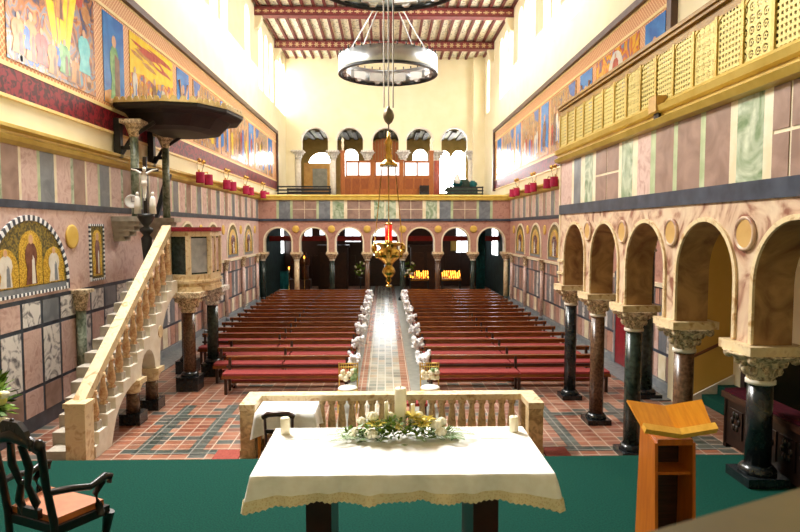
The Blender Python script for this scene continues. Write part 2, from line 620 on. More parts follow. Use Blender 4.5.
# --- marble cladding
def stripes(mb, fr, s, items, z0, z1, t0=0, t1=.03):
    for w, mi in items:
        if mi == 'grid':
            g = .03
            for a in (0, 1):
                for b in (0, 1):
                    plate(mb, fr, s + a * (w / 2) + g / 2 * a, s + w / 2 * (a + 1) - g / 2 * (1 - a), z0 + b * (z1 - z0) / 2 + g / 2 * b, z0 + (b + 1) * (z1 - z0) / 2 - g / 2 * (1 - b), t0, t1, 2)
            plate(mb, fr, s, s + w, z0, z1, (t0 + .008 if t0 < 0 else t0), t1 - (.006 if t0 >= 0 else 0), 4)
        else:
            plate(mb, fr, s, s + w, z0, z1, t0, t1, mi)
        s += w
    return s


CL = [pink, slate, brownpink, palegreen, cream, green, navy, rose, whitemarb]
PK, SL, BR, PG, CR, GR, NV, RO, WM = range(9)
rnd = random.Random(3)
for fr, nm, ystart in ((frL, 'wall_left_cladding', 4.0), (frR, 'wall_right_cladding', 13.45)):
    m = MB()
    s = ystart
    pat = [(.52, PK), (.1, PG), (.5, SL), (.1, CR), (.55, PK), (.12, GR), (.5, BR), (.08, CR)]
    while s < YB - 2.6:
        s = stripes(m, fr, s, pat, 4.3, 5.26)
    while s < YB - .05:
        w, mi = pat[0]
        pat = pat[1:] + pat[:1]
        s = stripes(m, fr, s, [(min(w, YB - s), mi)], 4.3, 5.26)
    plate(m, fr, ystart, YB, 4.16, 4.3, 0, .045, NV)
    plate(m, fr, ystart, YB, 2.5, 4.16, 0, .02, RO if fr is frR else PK)
    # dado
    s = 4.0
    if fr is frL:
        i = 0
        while s < 16.0:
            rows = [(1.98, 2.42), (.85, 1.9), (.3, .78)]
            for j, (z0, z1) in enumerate(rows):
                plate(m, fr, s + .04, s + .62, z0, z1, 0, .03, ([PK if i % 4 == 2 else SL, WM, BR] if i % 2 == 0 else [WM, PK, PK])[j])
            s += .66
            i += 1
        plate(m, fr, 4, 16.2, 0, 2.5, 0, .02, NV)
    s0 = 16.2 if fr is frL else 13.45
    s = s0
    i = 0
    while s < YB - .05:
        w = [.42, .3, .42, .24][i % 4]
        e = min(s + w, YB)
        plate(m, fr, s, e - .03, 1.98, 2.36, 0, .03, [PK, SL, RO, BR][(i * 3 + 1) % 4])
        plate(m, fr, s, e - .03, .88, 1.9, 0, .03, [SL, RO, BR, PK, SL, WM][(i * 5) % 6])
        plate(m, fr, s, e - .03, .22, .8, 0, .03, [RO, PK, CR, BR][(i * 3) % 4])
        s = e
        i += 1
    plate(m, fr, s0, YB, .0, 2.5, 0, .018, NV)
    plate(m, fr, s0, YB, 2.4, 2.5, 0, .09, CR)
    plate(m, fr, s0, YB, 0, .2, 0, .1, SL)
    struct(m.build(nm, CL))
    # gilded moulding
    m = MB()
    prof = [(5.26, 0), (5.26, .06), (5.32, .14), (5.4, .16), (5.44, .1), (5.48, .1), (5.52, .2), (5.58, .2), (5.6, .14), (5.6, 0)]
    vs = [fr(a, z, t) for a in (4.0 if fr is frL else 10.0, YB + 8.5) for z, t in prof]
    n = len(prof)
    m.add(vs, [(i, (i + 1) % n, n + (i + 1) % n, n + i) for i in range(n)] + [tuple(range(n)), tuple(range(2 * n - 1, n - 1, -1))])
    struct(m.build('trim_1' if fr is frL else 'trim_2', gold))

# --- mural frieze frames on both walls
for fr, a0, a1, nm in ((frL, 6.0, 37.8, 'trim_3'), (frR, 14.3, 37.0, 'trim_4')):
    m = MB()
    plate(m, fr, a0, a1, 6.06, 6.12, 0, .05, 1)
    plate(m, fr, a0, a1, 6.12, 6.6, 0, .04, 2)
    plate(m, fr, a0, a1, 6.6, 6.68, 0, .05, 1)
    plate(m, fr, a0, a1, 6.68, 8.96, 0, .03, 0)
    plate(m, fr, a0, a1, 8.92, 9.0, 0, .05, 1)
    plate(m, fr, a0, a1, 9.0, 9.4, 0, .04, 0)
    plate(m, fr, a0, a1, 9.38, 9.44, 0, .05, 1)
    plate(m, fr, a0, a1, 9.44, 9.62, 0, .16, 3)
    plate(m, fr, a1, a1 + .14, 6.0, 9.62, 0, .16, 3)
    if fr is frR:
        plate(m, fr, a0 - .22, a0, 6.0, 9.62, 0, .16, 3)
    struct(m.build(nm, [border_or, border_yel, damask, frame_dk]))

# --- gallery front with arches to the space below
frB = lambda s, z, t: (s, YB + t, z)
BC = [-5.56 + i * 1.853 for i in range(7)]          # seven arches
m = MB()
arcade(m, frB, -W, W, 2.5, 4.18, [(x, .69, 3.1, None) for x in BC], 0, .45, 0, 1)
for x in BC:
    m.band(arc(x, 3.1, .69, 180, 0, 18), arc(x, 3.1, .77, 180, 0, 18), frB, -.03, 0.0, 1)
    for e in (-1, 1):
        plate(m, frB, x + e * .73 - .04, x + e * .73 + .04, 2.5, 3.1, -.03, 0, 1)
struct(m.build('wall_gallery_arches', [rose, cream]))
m = MB()
plate(m, frB, -W, W, 4.16, 4.28, -.06, .4, NV)
s = -W
it = [(.9, RO), (.12, PG), (.55, SL), (.12, PG), (1.15, 'grid'), (.12, PG), (.55, SL), (.12, CR), (.55, GR), (.16, CR), (1.15, 'grid'), (.16, CR), (.5, GR)]
wsum = sum(w for w, _ in it)
k = (W - .03) / (wsum + .0)
it = [(w * k, c) for w, c in it]
s = stripes(m, frB, s, it, 4.28, 5.26, -.03, 0)
s = stripes(m, frB, s, [(.06, CR)], 4.28, 5.26, -.03, 0)
stripes(m, frB, s, it[::-1], 4.28, 5.26, -.03, 0)
plate(m, frB, -W, W, 4.28, 5.26, 0, .4, CR)
struct(m.build('wall_gallery_cladding', CL))
m = MB()
plate(m, frB, -W, W, 5.24, 5.32, -.1, .45)
plate(m, frB, -W, W, 5.32, 5.4, -.04, .4)
m.tube([(-W, YB + .02, 5.46), (W, YB + .02, 5.46)], .07)
struct(m.build('trim_5', gold))
for i, x in enumerate([BC[j] + .926 for j in range(6)]):
    o = MB().lathe([(.19, 0), (.19, .03), (.15, .05), (0, .055)], n=20).build('roundel', ochre_disc)
    o.location = (x, YB - .0, 3.74)
    o.rotation_euler = (R(90), 0, 0)
    tag(o, 'yellow disc above the arches below the gallery, %s from the left' % ORD[i], 'roundel', 'discs between the gallery arches')

# gallery floor and soffit, space below
m = MB()
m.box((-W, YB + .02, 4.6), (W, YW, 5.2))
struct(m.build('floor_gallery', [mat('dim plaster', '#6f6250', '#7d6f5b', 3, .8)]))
m = MB()
frK = lambda s, z, t: (s, 40.6 + t, z)
WB = [(-5.0, .24, 3.0, 4.0), (-3.95, .3, 3.35, 4.2), (-3.3, .3, 3.35, 4.2), (-2.1, .5, 2.9, 4.0), (0.0, .75, 1.2, 4.1), (5.05, .38, 2.2, 4.15)]
e = -W
for x, hw, z0, z1 in WB:
    plate(m, frK, e, x - hw, 0, 4.6, 0, .3)
    plate(m, frK, x - hw, x + hw, 0, z0, 0, .3)
    plate(m, frK, x - hw, x + hw, z1, 4.6, 0, .3)
    e = x + hw
plate(m, frK, e, W, 0, 4.6, 0, .3)
for i in range(14):
    plate(m, frK, -W + i * .95 + .1, -W + i * .95 + .85, .3, 2.0, -.04, 0)
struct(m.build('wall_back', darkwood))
for x, hw, z0, z1 in WB:
    p = MB()
    plate(p, frK, x - hw, x + hw, z0, z1, .15, .17)
    plate(p, frK, x - .02, x + .02, z0, z1, .1, .14, 1)
    WIN[0] += 1
    struct(p.build('window_%d' % WIN[0], [pane_dim, darkwood]))
m = MB()
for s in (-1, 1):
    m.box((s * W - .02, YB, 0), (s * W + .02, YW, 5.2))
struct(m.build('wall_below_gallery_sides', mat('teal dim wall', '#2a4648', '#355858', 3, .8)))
m = MB()
m.box((-W, 35.4, 3.06), (W, 35.7, 3.34))
struct(m.build('beam_red', mat('red painted beam', '#94211d', '#ac2c26', 5, .5)))

# --- wall above the gallery with five arches
frW = lambda s, z, t: (s, YW + t, z)
GA = [-4.66, -2.33, 0.06, 2.33, 4.66]
m = MB()
arcade(m, frW, -W, W, 8.95, 15.1, [(x, .87, 9.58, None) for x in GA], 0, .5, 0, 1)
for x in GA:
    m.band(arc(x, 9.58, .87, 180, 0, 18), arc(x, 9.58, .97, 180, 0, 18), frW, -.04, 0, 1)
m.box((-W, YW, 5.2), (GA[0] - 1.35, YW + .5, 8.95))
m.box((GA[4] + 1.35, YW, 5.2), (W, YW + .5, 8.95))
m.box((5.85, YW - .55, 5.2), (W, YW, 15.1))
struct(m.build('wall_above_gallery', [plaster, pale_stone]))
m = MB()
frX = lambda s, z, t: (s, 46.0 + t, z)
XW = [(-4.66, .95, 8.3, 8.35), (-2.5, .55, 9.05, 7.6), (2.6, .55, 9.05, 7.6), (4.3, .5, 9.0, 6.4), (5.45, .5, 9.0, 6.4)]
arcade(m, frX, -W, W, 5.2, 11.4, [(x, hw, zs if zs > sl else sl + .02, sl) for x, hw, zs, sl in XW], 0, .3, 0, 0)
m.box((-W - .05, YW, 5.2), (-W, 46, 11.4))
m.box((W, YW, 5.2), (W + .05, 46, 11.4))
struct(m.build('wall_organ_room', mat('olive ochre wall', '#8a7644', '#9a8652', 2, .8)))
for x, hw, zs, sl in XW:
    p = MB()
    pts = [(x - hw, sl), (x + hw, sl)] + arc(x, max(zs, sl + .02), hw, 0, 180, 12)
    p.prism(pts, frX, .14, .16)
    plate(p, frX, x - .025, x + .025, sl, zs + hw, .1, .13, 1)
    WIN[0] += 1
    struct(p.build('window_%d' % WIN[0], [pane if abs(x) < 3 else pane_low, iron]))
m = MB()
m.box((-W, YW + .5, 10.35), (W, 46, 10.45))
for i in range(22):
    m.box((-W + i * .62, YW + .5, 10.22), (-W + i * .62 + .3, 46, 10.35), 1)
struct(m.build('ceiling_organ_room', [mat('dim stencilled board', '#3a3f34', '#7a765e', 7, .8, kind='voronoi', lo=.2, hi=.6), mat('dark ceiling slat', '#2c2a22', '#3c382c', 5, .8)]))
m = MB()
m.box((-W, YW, 5.0), (W, 46, 5.2))
struct(m.build('floor_organ_room', darkwood))

# --- nave ceiling: boards, joists, painted beams
m = MB()
m.box((-W - .5, -4.5, 15.06), (W + .5, YW + .5, 15.2))
for i in range(24):
    x = -W + .2 + i * .56
    m.box((x - .07, 12, 14.95), (x + .07, YW, 15.06), 1)
struct(m.build('ceiling', [ceilpat, joistred, ceilpat]))


def star(mb, fr, cx, cz, r, t0, t1, mi):
    for a in (0, 60, 120):
        c, s = math.cos(R(a)), math.sin(R(a))
        mb.prism([(cx + r * c, cz + r * s), (cx - .3 * r * s, cz + .3 * r * c), (cx - r * c, cz - r * s), (cx + .3 * r * s, cz - .3 * r * c)], fr, t0 - .001 * a / 60, t1, mi)


for i, y in enumerate((15.3, 21.0, 26.7, 32.4, 38.1)):
    m = MB()
    m.box((-W, y - .25, 14.52), (W, y + .25, 14.97))
    f = lambda s, z, t, y=y: (s, y - .25 - t, z)
    plate(m, f, -W, W, 14.52, 14.57, 0, .03, 2)
    plate(m, f, -W, W, 14.9, 14.95, 0, .03, 2)
    for k in range(34):
        x = -W + .2 + k * .385
        if i == 4:
            star(m, f, x, 14.735, .18, .005, .012, 1)
        else:
            plate(m, f, x - .15, x + .15, 14.71, 14.76, .004, .012, 1)
            star(m, f, x, 14.735, .12, .005, .014, 1)
    struct(m.build('ceiling_beam', [beamred, starcream, joistred]))
    for s in (-1, 1):
        b = MB()
        b.prism([(0, 14.52), (0, 13.85), (.14, 13.9), (.3, 14.2), (.38, 14.52)], (lambda a, z, t, s=s, y=y: (s * (W - a), y - .2 + t, z)), 0, .4)
        struct(b.build('ceiling_beam_corbel', plaster))

# --- side arcade on the right, carrying the screened balcony
XF, TH = 3.92, .42
frA = lambda s, z, t: (XF + t, s, z)
AC = [13.6 - 1.74 * i for i in range(6)]
m = MB()
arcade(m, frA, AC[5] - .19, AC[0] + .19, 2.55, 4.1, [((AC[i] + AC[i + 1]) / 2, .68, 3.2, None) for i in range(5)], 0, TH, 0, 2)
for i in range(5):
    c = (AC[i] + AC[i + 1]) / 2
    m.band(arc(c, 3.2, .68, 180, 0, 20), arc(c, 3.2, .735, 180, 0, 20), frA, -.03, 0, 1)
    for e in (-1, 1):
        plate(m, frA, c + e * .7075 - .0275, c + e * .7075 + .0275, 2.56, 3.2, -.03, 0, 1)
plate(m, frA, AC[0] - .16, AC[0] + .24, 3.05, 3.1, -.05, TH + .05, 1)
plate(m, frA, AC[0] - .16, AC[0] + .24, 2.78, 2.83, -.05, TH + .05, 1)
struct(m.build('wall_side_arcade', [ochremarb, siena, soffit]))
m = MB()
px = [563, 572, 574, 581, 585, 593, 596, 619, 622, 633, 638, 651, 656, 674, 678, 701, 706, 731, 738, 765, 774, 812, 818, 850, 860, 900, 960]
ty = [PK, CR, SL, CR, GR, CR, 'grid', CR, GR, CR, PK, PG, BR, PG, BR, PG, BR, CR, GR, CR, 'grid', CR, GR, PK, SL, PK]
yy = [XF * 620 / (p - 385) for p in px]
yy[0] = AC[0] + .19
for i, t in enumerate(ty):
    a, b = yy[i + 1], yy[i]
    if t == 'grid':
        g = .02
        mid = (a + b) / 2
        for q, r_ in ((a, mid - g), (mid + g, b)):
            plate(m, frA, q, r_, 4.3, 4.74, 0, .3, BR)
            plate(m, frA, q, r_, 4.78, 5.28, 0, .3, BR)
        plate(m, frA, a, b, 4.3, 5.28, .01, .3, CR)
    else:
        plate(m, frA, a, b, 4.3, 5.28, 0, .3, t)
plate(m, frA, yy[-1], yy[0] + .03, 4.1, 4.3, -.03, .3, NV)
plate(m, frA, yy[0], yy[0] + .06, 2.6, 5.28, -.02, .3, CR)
m.box((XF + .3, yy[-1], 4.1), (7.7, yy[0], 4.2), CR)
m.box((XF + .02, yy[-1], 4.98), (7.7, yy[0], 5.2), CR)
m.box((XF + .3, yy[0] - .05, 4.15), (W, yy[0] + .04, 5.2), PK)
struct(m.build('wall_side_cladding', CL))
for i in range(4):
    y = AC[i + 1]
    o = MB().lathe([(.19, 0), (.19, .035), (.165, .045), (.155, .025), (0, .025)], n=24).build('roundel_frame', ochremarb)
    o.location = (XF, y, 3.74)
    o.rotation_euler = (R(90), 0, R(-90))
    d = MB().lathe([(.155, .026), (0, .029)], n=24, caps=False).build('disc', tan_disc, o)
    o.name = 'roundel'
    tag(o, 'tan round disc between the big right-hand arches, %s counted from the nave' % ORD[i], 'roundel', 'discs between the side arches')

# back of the side aisle
m = MB()
m.box((W, 13.2, 0), (7.7, 13.35, 5.2))
struct(m.build('wall_stair', plaster_deep))
m = MB()
m.box((6.3, 13.2, 0), (W + .02, 13.5, 4.1))
struct(m.build('trim_6', plaster))
m = MB()
m.box((7.6, -4, 0), (7.75, 13.3, 5.5))
m.box((W, -4, 5.3), (7.7, 13.4, 5.5))
struct(m.build('wall_right_chancel', plaster))

m = MB()
m.box((-W - .5, -4.5, 0), (8.0, -4.0, 15.1))
struct(m.build('wall_east', plaster))
m = MB()
m.box((-W - .2, -4, 0), (-W, 4.0, 5.5))
struct(m.build('wall_left_chancel', plaster))
for sd, fr in (('left', frL), ('right', frR)):
    p = MB()
    ya, yb_ = (39.3, 40.2) if sd == 'left' else (35.9, 37.7)
    plate(p, fr, ya, yb_, 2.2, 3.95, .03, .05)
    plate(p, fr, (ya + yb_) / 2 - .03, (ya + yb_) / 2 + .03, 2.2, 3.95, .05, .07, 1)
    WIN[0] += 1
    struct(p.build('window_%d' % WIN[0], [pane, iron]))

# ================================================================== THINGS ON THE WALLS
# --- painted figures used on murals and mosaics: flat shapes on a flat picture
def figure(mb, fr, c, z0, h, w, t, robe, skin, halo=None, staff=None, robe2=None):
    robe2 = {4: 2, 2: 6, 0: 6}.get(robe, robe) if halo is not None else {2: 6, 9: 7, 5: 6, 3: 6}.get(robe, robe)
    mb.prism([(c - w * .42, z0), (c + w * .42, z0), (c + w * .34, z0 + h * .35), (c + w * .46, z0 + h * .55), (c + w * .4, z0 + h * .7), (c + w * .26, z0 + h * .79), (c + w * .1, z0 + h * .83), (c - w * .1, z0 + h * .83), (c - w * .26, z0 + h * .79), (c - w * .42, z0 + h * .68), (c - w * .44, z0 + h * .52), (c - w * .3, z0 + h * .3)], fr, t - .003, t, robe)
    mb.prism([(c + w * .02, z0 + .01), (c + w * .3, z0 + .01), (c + w * .24, z0 + h * .5), (c + w * .06, z0 + h * .62)], fr, t - .002, t + .0006, robe2)
    if halo is not None:
        mb.prism(arc(c, z0 + h * .9, h * .115, 0, 345, 14), fr, t - .004, t - .001, halo)
    mb.prism(arc(c, z0 + h * .89, h * .075, 0, 340, 12, h * .095), fr, t - .002, t + .001, skin)
    mb.prism([(c - w * .1, z0 + h * .45), (c + w * .1, z0 + h * .5), (c + w * .12, z0 + h * .7), (c - w * .1, z0 + h * .66)], fr, t - .002, t + .0015, skin if staff else robe)


def paint(nm, stops, scale, kind='noise', stretch=(1, 1, 1)):
    return mat(nm, '#ffffff', [(p, c) for p, c in stops], scale, .2, kind=kind, stretch=stretch, dist=.8, detail=5)


P_glory = paint('glory painting', [(.3, '#24407c'), (.38, '#5c4a4a'), (.45, '#c8793c'), (.5, '#7a8ea0'), (.55, '#d99450'), (.6, '#8c3a28'), (.68, '#6fa0b8')], 2.2)
P_blue = paint('blue painted sky', [(.35, '#1d6cc0'), (.6, '#2f8ad8')], 2.0)
P_fire = paint('fiery painting', [(.3, '#2e6fa0'), (.42, '#d8661e'), (.5, '#f2c21e'), (.58, '#c8381a'), (.66, '#5aa0b8')], 2.4)
P_crowd = paint('crowd painting', [(.32, '#3a5a8c'), (.42, '#8c5a34'), (.48, '#d9ae6c'), (.53, '#6b4a3c'), (.58, '#c98a3c'), (.66, '#9c3a2c')], 3.0, stretch=(1, 2.2, 1))
P_pale = paint('pale painting', [(.32, '#7a90b0'), (.42, '#b08a64'), (.48, '#e0c79c'), (.55, '#9a7a64'), (.62, '#d4a070')], 2.8, stretch=(1, 2.0, 1))
yel = mat('painted yellow light', '#f2c40e', '#f7dc3a', 4, .22)
tanp = mat('painted ochre robe', '#b8793c', '#d29a58', 6, .22)
grn = mat('painted green robe', '#5c9a5a', '#8cc07a', 6, .22)
turq = mat('painted turquoise robe', '#4ab4bc', '#7ad0d0', 6, .22)
redp = mat('painted red robe', '#a83428', '#c8503c', 6, .22)
brnp = mat('painted brown robe', '#6a4438', '#8a5c4a', 6, .22)
blup = mat('painted blue robe', '#2c56a8', '#4a7ac8', 6, .22)
skn = mat('painted flesh', '#d0a07c', '#e0b48e', 6, .22)
whp = mat('painted white robe', '#dcd4c4', '#ece6da', 6, .22)
PM = [None, yel, tanp, grn, turq, redp, brnp, blup, skn, whp]

BIG = [(11.1, 14.4), (16.35, 19.6), (21.6, 24.8), (26.7, 29.9), (31.8, 34.9)]
SMALL = [(14.85, 15.98), (19.98, 21.18), (25.2, 26.35), (30.3, 31.4), (35.3, 36.5)]
rnd = random.Random(11)
side_words = {'L': 'left', 'R': 'right'}
big_lab = {'L': ['large mural of crowded figures around a yellow glory of light, nearest on the left wall', 'mural with a fiery red and yellow sky over figures, behind the pulpit canopy',
                 'brown and gold crowd mural above the canopy edge on the left wall', 'crowd mural just past the canopy tip on the left wall', 'last pale crowd mural at the gallery end of the left wall'],
           'R': ['mural hidden low behind the gilded balcony grilles on the right wall', 'mural with a red-robed figure in white light above the gilded screen', 'mural of blue and ochre figures beside the far end of the gilded screen',
                 'pale mural in the middle of the right wall beyond the screen', 'last sunlit mural at the gallery end of the right wall']}
sm_lab = {'L': ['tall blue mural of one standing figure in green and brown robes', 'narrow blue mural of a figure with raised arms, above the pulpit canopy', 'narrow blue mural half behind the canopy rim on the left wall',
                'narrow blue mural between the last crowd murals on the left wall', 'farthest narrow blue mural on the left wall'],
          'R': ['blue mural with a red seated figure at the near end of the right frieze', 'small blue mural with a brown figure just above the gilded screen', 'narrow blue mural where the gilded screen ends on the right wall',
                'narrow blue mural in the far half of the right wall', 'farthest narrow blue mural on the right wall']}
for sd, fr, off in (('L', frL, 0), ('R', frR, -.15)):
    for i, (a, b) in enumerate(BIG):
        if sd == 'R' and i == 0:
            continue
        if sd == 'R':
            a, b = a - .25, b - .25
        m = MB()
        plate(m, fr, a, b, 6.76, 8.86, .031, .045, 0)
        c = (a + b) / 2
        if i == 0:
            for j in range(16):
                x0 = c - .75 + j * .1
                m.prism([(x0, 8.85), (x0 + rnd.uniform(.08, .2), 8.85), (c + .15 + (x0 - c) * .35 + .06, rnd.uniform(7.15, 7.9)), (c + .12 + (x0 - c) * .35, rnd.uniform(7.3, 8.0))], fr, .044, .046 + .0002 * j, rnd.choice([1, 1, 1, 2]))
            for j in range(9):
                m.prism(arc(a + .3 + j * .33, rnd.uniform(8.3, 8.75), rnd.uniform(.08, .2), 0, 320, 7), fr, .044, .047, rnd.choice([7, 2, 6, 7, 5]))
            for j in range(14):
                m.prism(arc(rnd.uniform(a + .2, b - .2), rnd.uniform(6.82, 7.3), rnd.uniform(.05, .11), 0, 300, 6), fr, .044, .047, rnd.choice([2, 9, 6, 8, 7, 4]))
            figure(m, fr, c + .15, 8.0, .8, .4, .053, 2, 8)
            for (dx, h, w, col) in ((-1.3, .75, .5, 2), (-.9, .9, .45, 2), (-.55, .7, .5, 5), (-.15, .7, .45, 2), (.3, .7, .5, 3), (.75, .55, .5, 2), (1.15, .95, .6, 4), (-1.1, .5, .4, 7), (.05, .45, .5, 7), (.55, .5, .4, 6)):
                figure(m, fr, c + dx, 6.8 + rnd.uniform(0, .4), h, w, .052 + .002 * rnd.random(), col, 8)
        elif i == 1:
            if sd == 'L':
                m.prism([(a, 8.86), (b, 8.86), (b, 8.1), (c + .7, 8.0), (c, 7.85), (c - .7, 7.95), (a, 7.8)], fr, .044, .046, 1)
                for j in range(22):
                    w0 = rnd.uniform(.7, 1.7)
                    x0, z0_ = rnd.uniform(a, b - w0), rnd.uniform(8.2, 8.72)
                    th_ = rnd.uniform(.03, .08)
                    m.prism([(x0, z0_ + .04), (x0 + w0 * .3, z0_ - th_ * .6), (x0 + w0 * .7, z0_ - th_), (x0 + w0, z0_ - .06), (x0 + w0 * .75, z0_ + th_ * .4), (x0 + w0 * .35, z0_ + th_)], fr, .0445, .0465 + .0001 * j, 5 if z0_ > 8.5 and rnd.random() < .8 else rnd.choice([2, 2, 1, 5]))
            else:
                m.prism(arc(c, 8.25, .55, 0, 350, 16), fr, .045, .048, 9)
                figure(m, fr, c, 7.9, .85, .5, .053, 5, 8)
            for j in range(9):
                figure(m, fr, a + .3 + j * (b - a - .5) / 8, 6.8 + rnd.uniform(0, .3), rnd.uniform(.6, 1.1), .36, .052 + .001 * j, rnd.choice([2, 9, 4, 7, 6]), 8)
        else:
            for j in range(9):
                figure(m, fr, a + .3 + j * (b - a - .55) / 8, 6.8 + rnd.uniform(0, .35), rnd.uniform(.9, 1.6), .36, .052 + .001 * j, rnd.choice([2, 9, 1, 7, 6, 5, 2]), 8)
            m.prism([(a + .1, 8.85), (a + .9, 8.85), (a + .7, 8.5), (a + .2, 8.3)], fr, .045, .048, 7)
        base = [P_glory, P_fire, P_crowd, P_crowd, P_pale][i]
        tag(m.build('mural', [base] + PM[1:]), big_lab[sd][i], 'mural', 'large murals of the %s frieze' % side_words[sd])
    for i, (a, b) in enumerate(SMALL):
        if sd == 'R':
            a, b = a - .25, b - .25
        m = MB()
        plate(m, fr, a, b, 6.76, 8.86, .031, .045, 0)
        c = (a + b) / 2
        m.prism([(a, 6.76), (b, 6.76), (b, 6.95), (a + .3, 7.1), (a, 7.0)], fr, .045, .047, 2)
        figure(m, fr, c, 6.9, 1.55, .55, .051, [3, 6, 2, 5, 2][i] if sd == 'L' else [5, 2, 6, 2, 6][i], 8)
        m.prism([(c, 6.9), (c + .3, 6.9), (c + .28, 7.9), (c + .02, 8.0)], fr, .051, .053, 6)
        if i == 1:
            m.tube([fr(c - .2, 8.0, .052), fr(c - .42, 8.5, .052)], .045, 5, 8)
            m.tube([fr(c + .2, 8.0, .052), fr(c + .42, 8.5, .052)], .045, 5, 8)
        tag(m.build('mural', [P_blue] + PM[1:]), sm_lab[sd][i], 'mural', 'narrow blue murals of the %s frieze' % side_words[sd])

# --- mosaics of the near left wall
mos_dark = mat('olive mosaic ground', '#4c4424', '#8f7c34', 26, .4, kind='cells')
checkw = lattice_mat('black and white checker', '#efe9e2', '#2a2930', 42, 42, .4, .3)
MM = [goldleaf, checkw, whp, skn, brnp, mos_dark, slate, ochre_disc, grn]


def mosaic_arch(c, hw, z0, zs, lab, grp, cat='mosaic', n_fig=3, fr=frL, border=True, name='mosaic'):
    root = thing(name, fr(c, z0, 0.02), lab, cat, grp)
    L = lambda s, z, t: tuple(Vector(fr(s + c, z + z0, t)) - Vector(fr(c, z0, .02)))
    H = zs - z0
    m = MB()
    pts = [(-hw, 0), (hw, 0)] + arc(0, H, hw, 0, 180, 18)
    m.prism(pts, L, .02, .04, 5)
    for k in range(n_fig):
        x = (k - (n_fig - 1) / 2) * hw * (.62 if n_fig == 3 else .8)
        hh = (H + hw) * (.86 if (n_fig == 1 or k == 1) else .62)
        ww = hw * (.3 if n_fig > 1 else .75)
        m.prism([(x - ww, .12), (x + ww, .12), (x + ww, hh - ww)] + arc(x, hh - ww, ww, 0, 180, 10)[1:] + [(x - ww, hh - ww)], L, .04, .043, 0)
        figure(m, L, x, .14, hh * .82, ww * 1.15, .049, 4 if k == n_fig // 2 else 2, 3, 7)
    if n_fig == 3:
        for x in (-.82, .82):
            figure(m, L, x * hw, .12, H * .9, hw * .14, .048, 0, 3, 7)
    plate(m, L, -hw, hw, 0, .1, .04, .044, 6)
    m.build('picture', MM, root)
    b = MB()
    if border:
        ni = 52
        for k in range(ni):
            a0, a1 = 180 - 180 * k / ni, 180 - 180 * (k + 1) / ni
            b.band(arc(0, H, hw, a0, a1, 1), arc(0, H, hw + .1, a0, a1, 1), L, .02, .055, k % 2)
    else:
        b.band(arc(0, H, hw, 180, 0, 24), arc(0, H, hw + .09, 180, 0, 24), L, .02, .055)
    if H > .02 and not border:
        for e in (-1, 1):
            plate(b, L, e * (hw + .05) - .05, e * (hw + .05) + .05, 0, H, .02, .055)
    if border:
        for k in range(44):
            w_ = (2 * hw + .2) / 44
            plate(b, L, -hw - .1 + k * w_, -hw - .1 + (k + 1) * w_, -.06, H + .005 if k in (0, 1, 42, 43) else 0, .02, .055, k % 2)
    b.build('border', [lampwhite, navy] if border else cream, root)
    return root


mosaic_arch(11.6, 1.26, 2.62, 2.68, 'big half-round gold mosaic of three robed figures with a black and white checked border', None)
rt = thing('mosaic', frL(14.25, 2.66, .02), 'narrow upright gold mosaic of one brown-robed figure with a checked border, beside the stairs', 'mosaic')
L = lambda s, z, t: tuple(Vector(frL(14.25 + s, 2.66 + z, t)) - Vector(frL(14.25, 2.66, .02)))
m = MB()
plate(m, L, -.3, .3, 0, 1.18, .02, .04, 5)
m.prism([(-.22, .06), (.22, .06), (.22, .88)] + arc(0, .88, .22, 0, 180, 12)[1:], L, .04, .043, 0)
figure(m, L, 0, .1, .95, .26, .049, 4, 3, 7)
m.build('picture', MM, rt)
m = MB()
for a, b, c, d in ((-.35, .35, -.05, 0), (-.35, .35, 1.18, 1.23), (-.35, -.3, 0, 1.18), (.3, .35, 0, 1.18)):
    n_ = max(1, round(max(b - a, d - c) / .05))
    for k in range(n_):
        if b - a > d - c:
            plate(m, L, a + (b - a) * k / n_, a + (b - a) * (k + 1) / n_, c, d, .02, .055, k % 2)
        else:
            plate(m, L, a, b, c + (d - c) * k / n_, c + (d - c) * (k + 1) / n_, .02, .055, k % 2)
m.build('border', [lampwhite, navy], rt)
o = MB().lathe([(.25, 0), (.25, .03), (.21, .035), (0, .03)], n=28).build('roundel', ochre_disc)
o.location = (-W + .02, 13.15, 3.62)
o.rotation_euler = (R(90), 0, R(90))
tag(o, 'plain yellow disc between the big gold mosaic and the upright mosaic', 'roundel')


def colonnette(name, fr, y, lab, grp, shaft, z0=0.0, zc=2.05, zt=2.5, r=.075, off=.12):
    p = fr(y, z0, off)
    root = thing(name, p, lab, 'column', grp)
    MB().lathe([(r * 1.0, .16), (r, zc - z0)], n=12).build('shaft', shaft, root)
    MB().lathe([(r, zc - z0), (r * 1.2, zc - z0 + .02), (r * 1.25, zc - z0 + .1), (r * 1.7, zt - z0 - .08), (r * 1.9, zt - z0 - .06)], n=12).box((-r * 2, -r * 2, zt - z0 - .07), (r * 2, r * 2, zt - z0)).build('capital', carved, root)
    MB().box((-r * 1.7, -r * 1.7, 0), (r * 1.7, r * 1.7, .08)).lathe([(r * 1.6, .08), (r * 1.6, .12), (r, .17)], n=12).build('base', slate, root)
    return root


colonnette('wall_colonnette', frL, 13.25, 'slim grey green marble colonnette with carved capital against the left wall by the stairs', None, greencol, r=.1)
